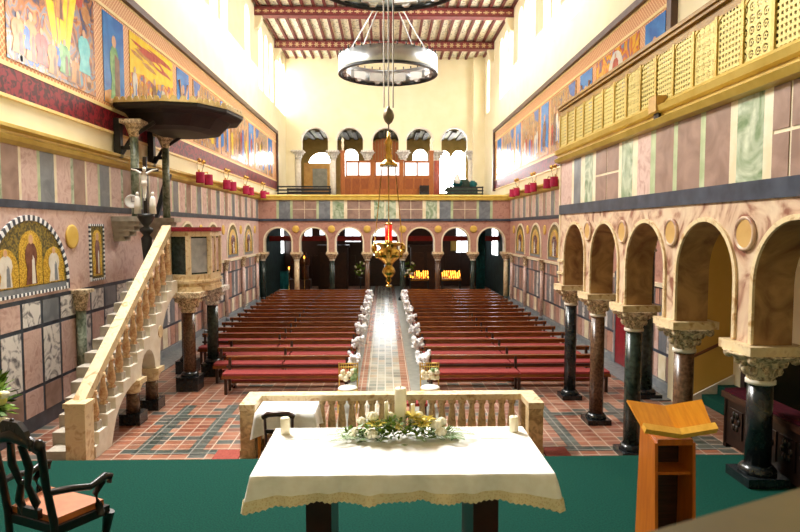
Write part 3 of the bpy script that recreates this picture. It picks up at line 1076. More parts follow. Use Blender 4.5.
# --- station mosaics down the nave
st = [20.75, 23.8, 26.85, 29.9]
for sd, fr in (('L', frL), ('R', frR)):
    for i, y in enumerate(st):
        if sd == 'R' and i < 1:
            continue
        where = {'L': ['nearest the pulpit, mostly behind it', 'just clear of the pulpit edge', 'next to last before the gallery', 'last before the gallery'],
                 'R': ['', 'partly behind the corner of the side arcade', 'between its neighbours', 'last before the gallery']}[sd][i]
        mosaic_arch(y, .92, 2.56, 3.02, 'arched gold mosaic on the %s nave wall, %s' % (side_words[sd], where), 'station mosaics of the %s nave wall' % side_words[sd], n_fig=1, fr=fr, border=False)
        yy2 = y + 1.525
        if yy2 < 32:
            o = MB().lathe([(.2, 0), (.2, .03), (.15, .04), (0, .04)], n=20).build('roundel', ochre_disc)
            o.location = fr(yy2, 3.72, .02)
            o.rotation_euler = (R(90), 0, R(90) if sd == 'L' else R(-90))
            tag(o, 'yellow disc on the %s nave wall, after the %s arched mosaic from the altar' % (side_words[sd], ORD[i]), 'roundel', 'discs between the station mosaics')
            colonnette('wall_colonnette', fr, yy2, 'slim colonnette on the %s nave wall, after the %s arched mosaic from the altar' % (side_words[sd], ORD[i]), 'colonnettes along the nave walls', pink)


# --- wall lamps with crimson shades on the gilded mouldings
def sconce(fr, y, lab, sd):
    root = thing('wall_lamp', fr(y, 5.6, .12), lab, 'wall lamp', 'crimson shaded wall lamps')
    rt2 = 1 if fr is frL else -1
    a = MB()
    a.box((-.04, -.1, -.06), (.04, .1, .02))
    for dy in (-.5, .5):
        a.tube([(0, 0, 0), (rt2 * .1, dy * .5, .12), (rt2 * .2, dy, .16), (rt2 * .22, dy, .05)], .02, 6)
        a.tube([(rt2 * .08, dy * .4, .1), (rt2 * .1, dy * .8, .4), (rt2 * .14, dy * .5, .46)], .012, 5)
        a.ball((rt2 * .14, dy * .5, .5), .08, 6, 4)
    a.build('bracket', brass, root)
    for dy in (-.5, .5):
        MB().lathe([(.15, -.26), (.14, .1)], c=(rt2 * .24, dy, -.02), n=14, caps=False).lathe([(.14, .1), (.02, .11)], c=(rt2 * .24, dy, -.02), n=14, caps=False).build('lamp_shade', crimson, root)
    return root


for i, y in enumerate((21.7, 25.2, 28.6, 32.5)):
    sconce(frL, y, 'pair of crimson shaded lamps on the left gilt moulding, %s beyond the pulpit canopy' % ORD[i], 'L')
for i, y in enumerate((23.3, 26.5, 29.8)):
    sconce(frR, y, 'pair of crimson shaded lamps on the right gilt moulding, %s beyond the balcony screen' % ORD[i], 'R')

# --- balcony with gilded pierced screen
bal = thing('balcony_screen', (XF, 13.86, 5.22), 'long gilded balcony screen of pierced panels over the right-hand arcade', 'balcony screen')
by0 = 3.6 - 13.86
m = MB()
prof = [(5.22, 0), (5.24, -.1), (5.32, -.14), (5.36, -.06), (5.4, -.06), (5.42, -.12), (5.5, -.14), (5.54, -.05), (5.58, -.03), (5.58, .12), (5.22, .12)]
vs = [(t, yv, z - 5.22) for yv in (0.03, by0) for z, t in prof]
n = len(prof)
m.add(vs, [(i, (i + 1) % n, n + (i + 1) % n, n + i) for i in range(n)] + [tuple(range(n)), tuple(range(2 * n - 1, n - 1, -1))])
m.build('base_moulding', gold, bal)
m = MB()
m.box((-.05, by0, 1.16), (.14, .03, 1.21)).box((-.08, by0, 1.21), (.16, .05, 1.26)).box((.0, by0, 1.04), (.1, .03, 1.16))
m.build('top_rail', mat('gilt brown rail', '#8f6b2c', '#a8813a', 4, .4), bal)
bnd = [.05 - .545 * i for i in range(20)]
styles = [grille_mat('gilt dot grille', 'dots', 15), grille_mat('gilt square grille', 'squares', 15), grille_mat('gilt rosette grille', 'rosette', 8), grille_mat('gilt ring grille', 'rings', 8)]
for i in range(len(bnd)):
    y = bnd[i]
    p = MB()
    p.box((-.02, y - .028, .34), (.08, y + .028, 1.06))
    p.build('post', gold, bal)
    if i == len(bnd) - 1:
        break
    y2 = bnd[i + 1]
    g = MB()
    zt, rr = 1.04, .1
    pts = [(y2 + .028, .36), (y - .028, .36), (y - .028, zt)] + [(y2 + .028, zt)]
    fl = lambda s, z, t: (t, s, z)
    g.prism(pts, fl, .0, .02)
    g.build('grille', styles[[0, 1, 0, 1, 1, 0, 1, 2, 1, 0, 1, 2, 1, 3, 1, 0, 2, 1, 3][i]], bal)
    for (cy, sg) in ((y - .028, -1), (y2 + .028, 1)):
        g = MB()
        g.prism([(cy, zt), (cy, zt - rr), (cy + sg * .03, zt - rr * .4), (cy + sg * rr, zt)], fl, -.01, .05)
        g.build('corner_bracket', gold, bal)
MB().box((.3, by0, .0), (.34, .0, 1.0)).build('added_shade_board', mat('dark shade backing', '#2c2214', '#382c1a', 4, .8), bal)  # added dark board standing in for the shade behind the pierced holes
for y in (-5.1,):
    MB().box((-.16, y - .12, .2), (.0, y + .12, .42)).box((-.1, y - .08, .02), (0, y + .08, .2), 1).build('bracket', [tan_disc, iron], bal)


# --- columns of the arcades
def column(x, y, lab, grp, shaft, r=.13, zc=2.12, zt=2.55, z0=0.0, cap=carved, ab=.31, plinth=blackgran, abm=siena, ph=.1):
    root = thing('column', (x, y, z0), lab, 'column', grp)
    zc, zt = zc - z0, zt - z0
    MB().box((-r * 1.75, -r * 1.75, 0), (r * 1.75, r * 1.75, ph)).lathe([(r * 1.5, ph), (r * 1.5, ph + .04), (r * 1.2, ph + .09), (r, ph + .1)], n=18).build('base', plinth, root)
    MB().lathe([(r * 1.03, ph + .1), (r, zc)], n=20).build('shaft', shaft, root)
    c = MB()
    c.lathe([(r, zc - .03), (r * 1.18, zc - .02), (r * 1.18, zc + .02), (r, zc + .03)], n=18, mi=1)
    H = zt - .1 - zc
    c.lathe([(r * 1.05, zc + .02), (r * 1.2, zc + H * .25), (r * 1.5, zc + H * .62), (ab * 1.18, zt - .12), (ab * 1.25, zt - .1)], n=16, phase=R(11.25))
    for ring, (rad, z, s_) in enumerate(((r * 1.35, zc + H * .4, .045), (r * 1.75, zc + H * .75, .055))):
        for k in range(10):
            a = 2 * math.pi * (k + .5 * ring) / 10
            c.ball((rad * math.cos(a), rad * math.sin(a), z), (s_, s_, s_ * 1.3), 6, 4)
    for k in range(4):
        a = R(45 + 90 * k)
        c.ball((ab * 1.05 * math.cos(a), ab * 1.05 * math.sin(a), zt - .15), .06, 7, 5)
    c.build('capital', [cap, pale_stone], root)
    MB().box((-ab, -ab, zt - .1), (ab, ab, zt)).build('abacus', abm, root)
    return root


labs = ['dark granite column at the far corner of the right arcade, under the banded pier', 'brown granite column, second of the right arcade from the nave', 'dark granite column left of the lectern, third of the right arcade',
        'brown column directly behind the lectern in the right arcade', 'black column at the right edge among the choir stalls']
sh = [blackgran, browngran, greengran, browngran, blackgran]
for i in range(5):
    column(XF + TH / 2, AC[i], labs[i], 'columns of the right arcade', sh[i], z0=1.0 if i == 4 else 0.0, r=.13 if i else .125)
MB_x = [BC[0] - .926] + [b + .926 for b in BC]
shb = [greengran, siena, greengran, browngran, greengran, browngran, greengran, siena]
gl = ['against the left wall', 'second from the left', 'third from the left', 'left of the aisle', 'right of the aisle', 'third from the right', 'second from the right', 'against the right wall']
for i, x in enumerate(MB_x):
    column(x + (.08 if i == 0 else (-.08 if i == 7 else 0)), YB + .22, '%s column under the gallery front, %s' % ({greengran: 'dark', siena: 'tan marble', browngran: 'brown'}[shb[i]], gl[i]), 'columns under the gallery front', shb[i], ab=.29, cap=carved)
gl = ['left end', 'second from left', 'third from left', 'third from right', 'second from right', 'right end']
for i, x in enumerate([GA[0] - 1.165] + [g + 1.165 for g in GA]):
    column(x, YW + .25, 'column with white carved capital between the gallery arches, %s' % gl[i], 'columns between the gallery arches', [pale_stone, pale_stone, pale_stone, pale_stone, mat('red marble shaft', '#9c4c3e', '#b4604e', 4, .3), pale_stone][i], r=.2, zc=8.35, zt=8.97, z0=5.2, cap=carvedwhite, ab=.42, plinth=pale_stone, abm=carvedwhite)
column(5.86, 13.7, 'inner dark column seen through the third arch of the right arcade', None, greengran, r=.165, zc=3.3, zt=4.1)

# ================================================================== PULPIT, STAIR AND CANOPY
pul = thing('pulpit', (-4.6, 15.2, 0), 'polygonal marble pulpit with red padded rim on granite columns', 'pulpit')
PV = [(-5.35, 15.1), (-5.02, 14.55), (-4.52, 14.36), (-4.17, 14.85), (-4.17, 15.7), (-4.5, 16.3), (-5.2, 16.5)]
PV = [(x + 4.6, y - 15.2) for x, y in PV]


def scaled(k):
    cx = sum(p[0] for p in PV) / len(PV)
    cy = sum(p[1] for p in PV) / len(PV)
    return [(cx + (x - cx) * k, cy + (y - cy) * k) for x, y in PV]


frZ = lambda x, y, t: (x, y, t)
MB().prism(scaled(1.08), frZ, 2.32, 2.44).prism(scaled(1.02), frZ, 2.44, 2.52).prism(scaled(1.1), frZ, 2.52, 2.58).build('floor_slab', siena, pul)
m = MB()
m.prism(scaled(1.04), frZ, 2.58, 2.72).prism(scaled(1.03), frZ, 3.6, 3.72)
m.prism(scaled(.97), frZ, 2.6, 3.65, 1)
m.build('body', [siena, greengran], pul)
pm = [greengran, greengran, palegrey, pink, whitemarb, slate, slate]
for i in range(len(PV)):
    a, b = Vector((*PV[i], 0)), Vector((*PV[(i + 1) % len(PV)], 0))
    d = (b - a).normalized()
    nrm = Vector((d.y, -d.x, 0))
    MB().box((-.05, -.05, 2.7), (.05, .05, 3.62)).build('corner_post', siena, pul, loc=(a.x, a.y, 0))
    ln = (b - a).length
    fp = lambda s, z, t, a=a, d=d, nrm=nrm: tuple(a + d * s + Vector((0, 0, z)) + nrm * t)
    MB().prism([(.08, 2.76), (ln - .08, 2.76), (ln - .08, 3.56), (.08, 3.56)], fp, -.03, .0).build('panel', pm[i], pul)
    if i in (3, 4):
        MB().prism([(ln / 2 - .04, 2.72), (ln / 2 + .04, 2.72), (ln / 2 + .04, 3.6), (ln / 2 - .04, 3.6)], fp, -.02, .03).build('mullion', siena, pul)
MB().prism(scaled(1.1), frZ, 3.72, 3.82).build('padded_rim', mat('crimson velvet', '#7c0c1c', '#9a1428', 20, .75), pul)
for (x, y, shm) in ((-4.6, 14.55, browngran), (-4.45, 16.0, greengran), (-5.2, 16.3, browngran)):
    x, y = x + 4.6, y - 15.2
    MB().box((-.25, -.25, 0), (.25, .25, .34)).lathe([(.2, .34), (.2, .38), (.15, .44)], n=16).build('column_base', blackgran, pul, loc=(x, y, 0))
    MB().lathe([(.145, .42), (.14, 1.85)], n=18).build('column_shaft', shm, pul, loc=(x, y, 0))
    c = MB().lathe([(.15, 1.83), (.18, 1.85), (.18, 1.89), (.16, 1.9), (.19, 2.0), (.27, 2.14), (.33, 2.22)], n=14)
    for ring, (rad, z) in enumerate(((.2, 2.0), (.27, 2.12))):
        for k in range(10):
            q = 2 * math.pi * (k + .5 * ring) / 10
            c.ball((rad * math.cos(q), rad * math.sin(q), z), (.05, .05, .065), 6, 4)
    c.box((-.36, -.36, 2.2), (.36, .36, 2.32))
    c.build('column_capital', carvedwhite if y > 0 else carved, pul, loc=(x, y, 0))

# stair
stn = thing('pulpit_staircase', (-4.93, 10.1, 0), 'marble staircase with turned balusters climbing to the pulpit, on arches', 'staircase')
sx, sy = -4.93, 10.1
N = 13
y0, y1, zt_ = 9.95, 14.3, 2.6
tr, rs = (y1 - y0) / N, zt_ / N
m = MB()
for i in range(N):
    m.box((max(-5.78, -5.48 - .06 * i) - sx, y0 + i * tr - .02 - sy, max(0, i * rs - .25)), (-5.06 - sx, y0 + (i + 1) * tr - sy, (i + 1) * rs))
m.build('steps', grey_stone, stn)
fs = lambda s, z, t: (t - sx, s - sy, z)
und = [(10.15, 0), (10.75, 0)] + [(12.0 - 1.2 * math.cos(R(a)) , .88 * math.sin(R(a))) for a in range(15, 91, 15)] + [(12.14, .88)]
und += [(12.5 - .36 * math.cos(R(a)), .95 + .4 * math.sin(R(a))) for a in range(0, 181, 20)] + [(12.9, .88), (13.12, .88)]
und += [(14.35 - 1.2 * math.cos(R(a)), .95 + 1.35 * math.sin(R(a))) for a in range(0, 91, 10)]
top = [(14.35, 2.6)]
for i in range(N - 1, -1, -1):
    top += [(y0 + (i + 1) * tr, (i + 1) * rs), (y0 + i * tr, (i + 1) * rs)] if i < N - 1 else [(y0 + i * tr, (i + 1) * rs)]
top = [p for p in top if p[0] > 10.16] + [(10.15, rs)]
m = MB()
m.prism(und + top, fs, -5.06, -4.78)
m.prism(arc(13.2, 1.6, .13, 0, 340, 14), fs, -4.78, -4.765, 1)
m.build('stringer', [pale_stone, siena], stn)
rail = lambda y: .95 + (y - 10.1) * (3.7 - .95) / (14.2 - 10.1)
MB().prism([(10.0, rail(10.0) - .1), (10.15, rail(10.15) - .13), (14.35, rail(14.35) - .13), (14.35, rail(14.35) + .06), (10.0, rail(10.0) + .06)], fs, -5.1, -4.9).build('handrail', siena, stn)
MB().box((-5.12 - sx, 9.86 - sy, 0), (-4.8 - sx, 10.16 - sy, .95)).box((-5.14 - sx, 9.84 - sy, .93), (-4.78 - sx, 10.18 - sy, 1.0)).build('newel_post', siena, stn)
bal_prof = [(.075, 0), (.075, .05), (.045, .09), (.07, .2), (.078, .3), (.06, .5), (.042, .72), (.04, .82), (.065, .86), (.065, .9), (.045, .93), (.05, 1.0)]
bmat = mat('red veined baluster marble', '#b4794c', '#e6cca0', 7, .35, dist=2)
for i in range(1, N):
    yb = y0 + (i + .5) * tr
    zb = (i + 1) * rs
    h = rail(yb) - .12 - zb
    b = MB().box((-.08, -.09, -.0), (.08, .09, .14))
    b.lathe([(r_, .14 + z_ * (h - .14)) for r_, z_ in bal_prof], n=10, mi=1)
    b.build('baluster', [grey_stone, bmat], stn, loc=(-4.92 - sx, yb - sy, zb))
for (yy_, shm) in ((12.04, browngran), (13.02, browngran)):
    MB().box((-.2, -.2, 0), (.2, .2, .22)).build('column_base', blackgran, stn, loc=(-4.92 - sx, yy_ - sy, 0))
    MB().lathe([(.13, .2), (.12, .62)], n=16).build('column_shaft', shm, stn, loc=(-4.92 - sx, yy_ - sy, 0))
    MB().lathe([(.13, .6), (.15, .62), (.14, .65), (.2, .78), (.2, .8)], n=14).box((-.21, -.18, .78), (.21, .18, .88)).build('column_capital', siena, stn, loc=(-4.92 - sx, yy_ - sy, 0))

# canopy
can = thing('pulpit_canopy', (-W + .02, 16.2, 4.0), 'dark wooden sounding board canopy on two green marble colonnettes above the pulpit', 'canopy')
cx, cy, cz = -W + .02, 16.2, 4.0
CV = [(-6.5, 15.2), (-5.32, 15.0), (-4.5, 15.2), (-4.0, 16.0), (-3.84, 17.1), (-4.2, 18.1), (-5.0, 18.6), (-6.5, 18.6)]
loc2 = lambda p, k=1.0: ((-5.6 + (p[0] + 5.6) * k) - cx, (16.8 + (p[1] - 16.8) * k) - cy)
m = MB()
lev = [(1.0, 6.82), (1.0, 6.72), (.97, 6.66), (.82, 6.6), (.68, 6.34), (.5, 6.28)]
vs, fsx = [], []
for k, z in lev:
    vs += [(*loc2(p, k), z - cz) for p in CV]
n = len(CV)
for j in range(len(lev) - 1):
    for i in range(n):
        fsx.append((j * n + i, j * n + (i + 1) % n, (j + 1) * n + (i + 1) % n, (j + 1) * n + i))
fsx += [tuple(range(n)), tuple(range((len(lev) - 1) * n, len(lev) * n))]
m.add(vs, fsx)
m.build('sounding_board', bronze, can)
m = MB()
for i in range(n - 1):
    a, b = Vector((*loc2(CV[i]), 0)), Vector((*loc2(CV[i + 1]), 0))
    ln = (b - a).length
    d = (b - a) / ln
    nn = Vector((d.y, -d.x, 0))
    q = max(2, int(ln / .17))
    f = lambda s, z, t, a=a, d=d, nn=nn: tuple(a + d * s + nn * t + Vector((0, 0, z)))
    m.prism([(0, 2.8), (ln, 2.8), (ln, 2.85), (0, 2.85)], f, -.04, .02)
    for k in range(q):
        w = ln / q
        m.prism([(k * w + .015, 2.85), ((k + 1) * w - .015, 2.85)] + arc((k + .5) * w, 2.88, w * .36, 0, 180, 6), f, -.03, .0)
m.build('crest', mat('pale gilt crest', '#cdb06a', '#e2cc90', 5, .45), can)
for yc in (15.35, 17.5):
    x0, yl = -6.08 - cx, yc - cy
    MB().lathe([(.1, .08), (.095, 2.0)], n=14).build('colonnette_shaft', greencol, can, loc=(x0, yl, 0))
    c = MB().lathe([(.1, 2.0), (.12, 2.04), (.14, 2.1), (.22, 2.3), (.25, 2.32)], n=12).box((-.25, -.25, 2.3), (.25, .25, 2.4))
    c.build('colonnette_capital', carved, can, loc=(x0, yl, 0))
    m = MB()
    for j in range(5):
        m.box((-.48, -.3 + j * .03, -.16 - j * .12 + .12), (.3 - j * .13, .3 - j * .03, -.04 - j * .12 + .12))
    m.build('corbel', grey_stone, can, loc=(x0, yl, 0))
    m = MB().box((-.46, -.08, 1.5), (-.3, .08, 2.45)).box((-.3, -.05, 1.7), (.0, .05, 1.78)).tube([(-.3, 0, 1.6), (-.05, 0, 2.0), (.5, 0, 2.36)], .05, 6)
    m.build('bracket', iron, can, loc=(x0, yl, 0))
m = MB()
fb = lambda s, z, t: (s - cx, t - cy, z - cz)
m.prism([(-6.5, 4.05), (-6.38, 4.05), (-5.98, 5.3), (-6.14, 5.3)], fb, 17.6, 17.72)
m.build('stay', navy, can)

o = MB().lathe([(.16, 0), (.16, .05), (.14, .06), (.135, .055), (0, .055)], n=28).box((-.012, -.012, .055), (.012, .1, .062), 1).box((-.012, -.012, .055), (.07, .012, .063), 1).build('wall_clock', [lampwhite, mat('grey clock hand', '#8c8c8c', '#9a9a9a', 4, .5)])
o.location = (-6.11, 15.2, 4.44)
o.rotation_euler = (R(90), 0, R(12))
tag(o, 'small white round clock in front of the left canopy colonnette', 'clock')

cr = thing('crucifix', (-5.4, 14.2, 2.62), 'tall black crucifix with a white figure on a turned black post by the pulpit stair', 'crucifix')
m = MB().lathe([(.18, 0), (.18, .06), (.1, .12), (.07, .3), (.1, .7), (.12, .95), (.07, 1.02), (.14, 1.1), (.15, 1.16), (.06, 1.22), (.12, 1.3), (.19, 1.42), (.19, 1.5)], n=14)
m.build('post', iron, cr)
m = MB().box((-.04, -.03, 1.5), (.04, .03, 2.78)).box((-.3, -.03, 2.45), (.3, .03, 2.52))
m.build('cross', blackwood, cr, loc=(0, 0, 0))
ivory = mat('ivory figure', '#e6e0d4', '#f4f0e8', 9, .5)
m = MB()
m.tube([(0, -.06, 1.85), (.015, -.08, 2.05), (0, -.07, 2.2), (0, -.07, 2.32), (0, -.07, 2.43)], [.03, .045, .055, .07, .04], 8)
m.tube([(.06, -.07, 2.4), (.18, -.05, 2.47), (.29, -.04, 2.5)], [.03, .022, .016], 6)
m.tube([(-.06, -.07, 2.4), (-.18, -.05, 2.47), (-.29, -.04, 2.5)], [.03, .022, .016], 6)
m.ball((.02, -.1, 2.49), (.045, .05, .06), 8, 6)
m.tube([(.02, -.07, 2.2), (.03, -.12, 2.0), (.0, -.06, 1.8)], [.04, .03, .02], 6)
m.lathe([(.07, 2.12), (.062, 2.24)], c=(0, -.07, 0), n=8)
m.build('corpus', ivory, cr)
for k, x in enumerate((-.17, .17)):
    s = thing('small_statue', (-5.4 + x, 14.16, 4.12), 'small white robed statuette at the foot of the crucifix, %s' % ('on its left' if k == 0 else 'on its right'), 'statuette')
    MB().lathe([(.08, 0), (.07, .2), (.06, .34), (.03, .4)], n=10).ball((0, 0, .44), (.04, .04, .055), 8, 6).build('figure', ivory, s)

# ================================================================== COMMUNION RAIL AND WHAT STANDS BY IT
bal2 = thing('communion_rail', (.12, 10.5, 0), 'low three-sided marble communion rail with turned balusters behind the altar', 'communion rail')
xl, xr, yf, yk, hh = -2.52, 2.52, -.42, .4, .9
for nm, a, b in (('top_rail', (xl, yk - .26, .8), (xr, yk, hh)), ('top_rail', (xl, yf, .8), (xl + .26, yk - .26, hh)), ('top_rail', (xr - .26, yf, .8), (xr, yk - .26, hh)),
                 ('plinth', (xl, yk - .26, 0), (xr, yk, .14)), ('plinth', (xl, yf, 0), (xl + .26, yk - .26, .14)), ('plinth', (xr - .26, yf, 0), (xr, yk - .26, .14))):
    MB().box(a, b).build(nm, siena if nm == 'top_rail' else sienadk, bal2)
for x in (xl + .13, xr - .13):
    MB().box((x - .12, yf + .01, .14), (x + .12, yf + .26, .8)).build('post', sienadk, bal2)
    MB().box((x - .12, yk - .25, .14), (x + .12, yk - .01, .8)).build('post', sienadk, bal2)
bp = [(r_ * .95, .14 + z_ * .66) for r_, z_ in [(.085, 0), (.085, .06), (.05, .1), (.075, .25), (.08, .35), (.06, .6), (.045, .82), (.075, .88), (.075, .94), (.085, 1)]]
bmesh0 = MB().lathe(bp, n=10).build('baluster', sienadk, bal2, loc=(xl + .4, yk - .13, 0))
for i in range(1, 25):
    b = bmesh0.copy()
    COL.objects.link(b)
    b.location = (xl + .4 + i * (xr - xl - .8) / 24, yk - .13, 0)
for x in (xl + .13, xr - .13):
    b = bmesh0.copy()
    COL.objects.link(b)
    b.location = (x, (yf + yk) / 2, 0)
for x0, x1, l in ((-2.85, -2.42, 'left'), (2.68, 3.1, 'right')):
    o = MB().box((x0, 9.3, 0), (x1, 10.45, .02)).build('floor_mat', red_mat)
    tag(o, 'red floor mat on the tiles outside the %s end of the communion rail' % l, 'mat')

ct = thing('side_table', (-1.62, 10.2, 0), 'small side table under the white cloth inside the communion rail', 'table')
MB().box((-.46, -.32, .78), (.46, .32, .82)).build('tabletop', darkwood, ct)
for x in (-.42, .42):
    for y in (-.28, .28):
        MB().box((x - .025, y - .025, 0), (x + .025, y + .025, .78)).build('leg', honey, ct)


def drape(name, hx, hy, drop, mtl, wave=.03, nx=22, ny=12, nz=5, corner=.1, puff=.02, seed=1, flare=.06):
    """cloth: flat top plus a rippled skirt"""
    m = MB()
    per = []
    for i in range(nx):
        per.append((-hx + 2 * hx * i / nx, -hy, 0, -1))
    for i in range(ny):
        per.append((hx, -hy + 2 * hy * i / ny, 1, 0))
    for i in range(nx):
        per.append((hx - 2 * hx * i / nx, hy, 0, 1))
    for i in range(ny):
        per.append((-hx, hy - 2 * hy * i / ny, -1, 0))
    n = len(per)
    rr = random.Random(seed)
    ph = [rr.uniform(0, 6.28) for _ in range(4)]
    vs = []
    for j in range(nz + 1):
        f = j / nz
        for i, (x, y, ax, ay) in enumerate(per):
            u = (x if ay else y)
            dc = min(math.hypot(abs(x) - hx, abs(y) - hy) / .3, 1)
            w = wave * f ** .7 * (math.sin(u * 11 + ph[0] + f * 1.2) + .8 * math.sin(u * 23 + ph[1] - f) + .4 * math.sin(u * 41 + ph[3])) * .7
            dn = drop * f * (1 + corner * (1 - dc))
            if dc < 1:
                sx_, sy_ = (1 if x > 0 else -1), (1 if y > 0 else -1)
                k = (1 - dc) * f * flare
                vs.append((x + ax * (w + flare * .5 * f) + sx_ * k, y + ay * (w + flare * .5 * f) + sy_ * k, -dn))
            else:
                vs.append((x + ax * (w + flare * .5 * f), y + ay * (w + flare * .5 * f), -dn + .006 * f * math.sin(u * 9 + ph[2])))
    fs = [tuple(range(n))]
    for j in range(nz):
        for i in range(n):
            fs.append((j * n + i, (j + 1) * n + i, (j + 1) * n + (i + 1) % n, j * n + (i + 1) % n))
    m.add(vs, fs, 0, True)
    m.sm[0] = False
    return m, per, vs, n


m, *_ = drape('x', .48, .34, .3, linen, .02, 20, 14, 4, .35, seed=4)
o = m.build('tablecloth', linen, loc=(-1.62, 10.2, .825))
tag(o, 'white cloth with drooping corners over the small side table inside the rail', 'tablecloth')

ch = thing('side_chair', (-1.62, 9.55, 0), 'dark bentwood-backed chair drawn up to the white side table', 'chair')
MB().box((-.22, -.2, .44), (.22, .24, .48)).build('seat', darkwood, ch)
for x in (-.2, .2):
    MB().tube([(x, -.25, 0), (x, -.2, .46), (x * 1.05, -.26, .98)], .022, 8).build('back_post', darkwood, ch)
    MB().tube([(x, .22, 0), (x, .2, .45)], .022, 8).build('leg', darkwood, ch)
MB().tube([(-.23, -.26, .94), (-.15, -.3, .99), (0, -.31, 1.0), (.15, -.3, .99), (.23, -.26, .94)], .045, 8).build('top_rail', darkwood, ch)
MB().box((-.2, -.25, .68), (.2, -.22, .74)).build('cross_rail', darkwood, ch)

# pair of gilt chairs at the head of the aisle
def gilt_chair(x, y, lab):
    root = thing('gilt_chair', (x, y, 0), lab, 'chair', 'gilt chairs at the head of the aisle')
    MB().box((-.2, -.2, .42), (.2, .2, .455)).build('seat_frame', chiavari, root)
    for sx_ in (-.19, .19):
        MB().tube([(sx_, -.19, 0), (sx_, -.19, .43)], .015, 6).build('leg', chiavari, root)
        MB().tube([(sx_, .19, 0), (sx_, .2, .45), (sx_ * 1.05, .27, .95)], .015, 6).build('leg', chiavari, root)
    b = MB()
    for z, yv in ((.6, .22), (.86, .255), (.93, .267)):
        b.tube([(-.195, yv, z), (.195, yv, z)], .012, 6)
    for k in range(-3, 4):
        b.tube([(k * .05, .22, .6), (k * .05, .267, .94)], .009, 6)
    b.build('backrest', chiavari, root)
    o = MB()
    o.ball((0, 0, .47), (.21, .21, .06), 14, 6)
    o.build('seat_cushion', linen, root)
    return root


def posy(x, y, z, lab):
    m = MB()
    for k in range(16):
        m.ball((random.uniform(-.17, .17), random.uniform(-.02, .02), random.uniform(-.1, .08)), random.uniform(.04, .065), 7, 5, random.choice([0, 0, 0, 1]), .15)
    o = m.build('flower_spray', [petal, fern], loc=(x, y, z))
    tag(o, lab, 'flowers', 'sprays on the gilt chairs')


gilt_chair(-.78, 12.75, 'gilt spindle-backed chair with white cushion left of the aisle')
gilt_chair(.94, 12.75, 'gilt spindle-backed chair with white cushion right of the aisle')
posy(-.78, 12.93, .72, 'cream flower spray on the back of the gilt chair left of the aisle')
posy(.94, 12.93, .72, 'cream flower spray on the back of the gilt chair right of the aisle')
kn = thing('kneeler', (.5, 12.3, 0), 'low kneeler with a long red pad before the aisle', 'kneeler')
MB().box((-.35, -.12, .24), (.35, .12, .3)).build('pad', red_fab, kn)
for x in (-.3, .3):
    MB().box((x - .03, -.1, 0), (x + .03, .1, .24)).build('leg', darkwood, kn)

# ================================================================== PEWS
pew_parts = {}


def pew(x0, x1, y, lab, grp, kneel=True):
    key = (round(x0, 2), round(x1, 2))
    if key in pew_parts:
        return copy_tree(pew_parts[key], (x0, y, 0), lab, grp)
    L_ = x1 - x0
    root = thing('pew', (x0, y, 0), lab, 'pew', grp)
    pew_parts[key] = root
    MB().box((0, 0, .4), (L_, .4, .44)).box((0, -.015, .37), (L_, .02, .43)).build('seat', pewwood, root)
    ncs = max(1, round(L_ / 2.1))
    for k in range(ncs):
        a, b = L_ * k / ncs, L_ * (k + 1) / ncs
        c = MB()
        pr = [(0.0, .44), (.38, .44), (.38, .485), (.36, .5), (.02, .5), (0, .485)]
        c.prism(pr, lambda s, z, t: (t, s, z), a + .02, b - .02)
        c.build('cushion', red_fab, root)
    MB().prism([(.47, .7), (.5, .7), (.52, .76), (.56, .77), (.56, .8), (.45, .8), (.45, .77), (.48, .76)], lambda s, z, t: (t, s, z), 0, L_).build('backrest', pewwood, root)
    MB().box((0, .455, .53), (L_, .48, .585)).build('lower_back_rail', darkwood, root)
    nl = max(2, round(L_ / 2.1) + 1)
    for k in range(nl):
        xx = .08 + (L_ - .16) * k / (nl - 1)
        MB().box((xx - .03, .03, 0), (xx + .03, .1, .4)).box((xx - .03, .1, .3), (xx + .03, .44, .4)).prism([(.4, 0), (.47, 0), (.47, .4), (.52, .77), (.46, .77), (.4, .4)], lambda s, z, t: (t, s, z), xx - .03, xx + .03).build('leg', darkwood, root)
    if kneel:
        MB().box((.05, .62, .12), (L_ - .05, .82, .16)).build('kneeler_board', pewwood, root)
        MB().box((.06, .63, .16), (L_ - .06, .81, .205)).build('kneeler_pad', red_fab, root)
        for k in range(nl):
            xx = .12 + (L_ - .24) * k / (nl - 1)
            MB().box((xx - .025, .64, 0), (xx + .025, .8, .12)).box((xx - .02, .46, .06), (xx + .02, .66, .12)).build('kneeler_foot', darkwood, root)
    return root


for i in range(16):
    y = 14.0 + 1.05 * i
    xl_ = -3.72 if i == 0 else (-4.2 if i < 3 else -5.2)
    w = ORD[i] if i < 15 else 'last'
    pew(xl_, -.82, y, 'red-cushioned oak pew left of the aisle, %s row from the altar' % w, 'pews left of the aisle')
    pew(.98, 5.2, y, 'red-cushioned oak pew right of the aisle, %s row from the altar' % w, 'pews right of the aisle')


def bow(x, y, lab, sg, seed):
    x += sg * .07
    rr = random.Random(seed)
    root = thing('tulle_bow', (x, y, .72), lab, 'tulle bow', 'white tulle bows on the aisle ends of the pews')
    p = MB()
    for k in range(44):
        a = rr.uniform(0, 6.28)
        e = rr.uniform(-.6, 1.0)
        d = rr.uniform(.05, .19)
        p.ball((d * math.cos(a) * .8, d * math.sin(a) * .9, d * e), (rr.uniform(.03, .07), rr.uniform(.03, .08), rr.uniform(.03, .07)), 7, 5, 0, .35)
    p.build('puff', tulle, root)
    t = MB()
    for k in range(2):
        q = [(0, -.03 + .06 * k, 0), (sg * .03, -.06 + .12 * k, -.15), (sg * .02, -.08 + .16 * k, -.28), (sg * .04, -.1 + .2 * k, -.4)]
        t.tube(q, [.03, .04, .04, .045], 6)
    t.build('tails', tulle, root)


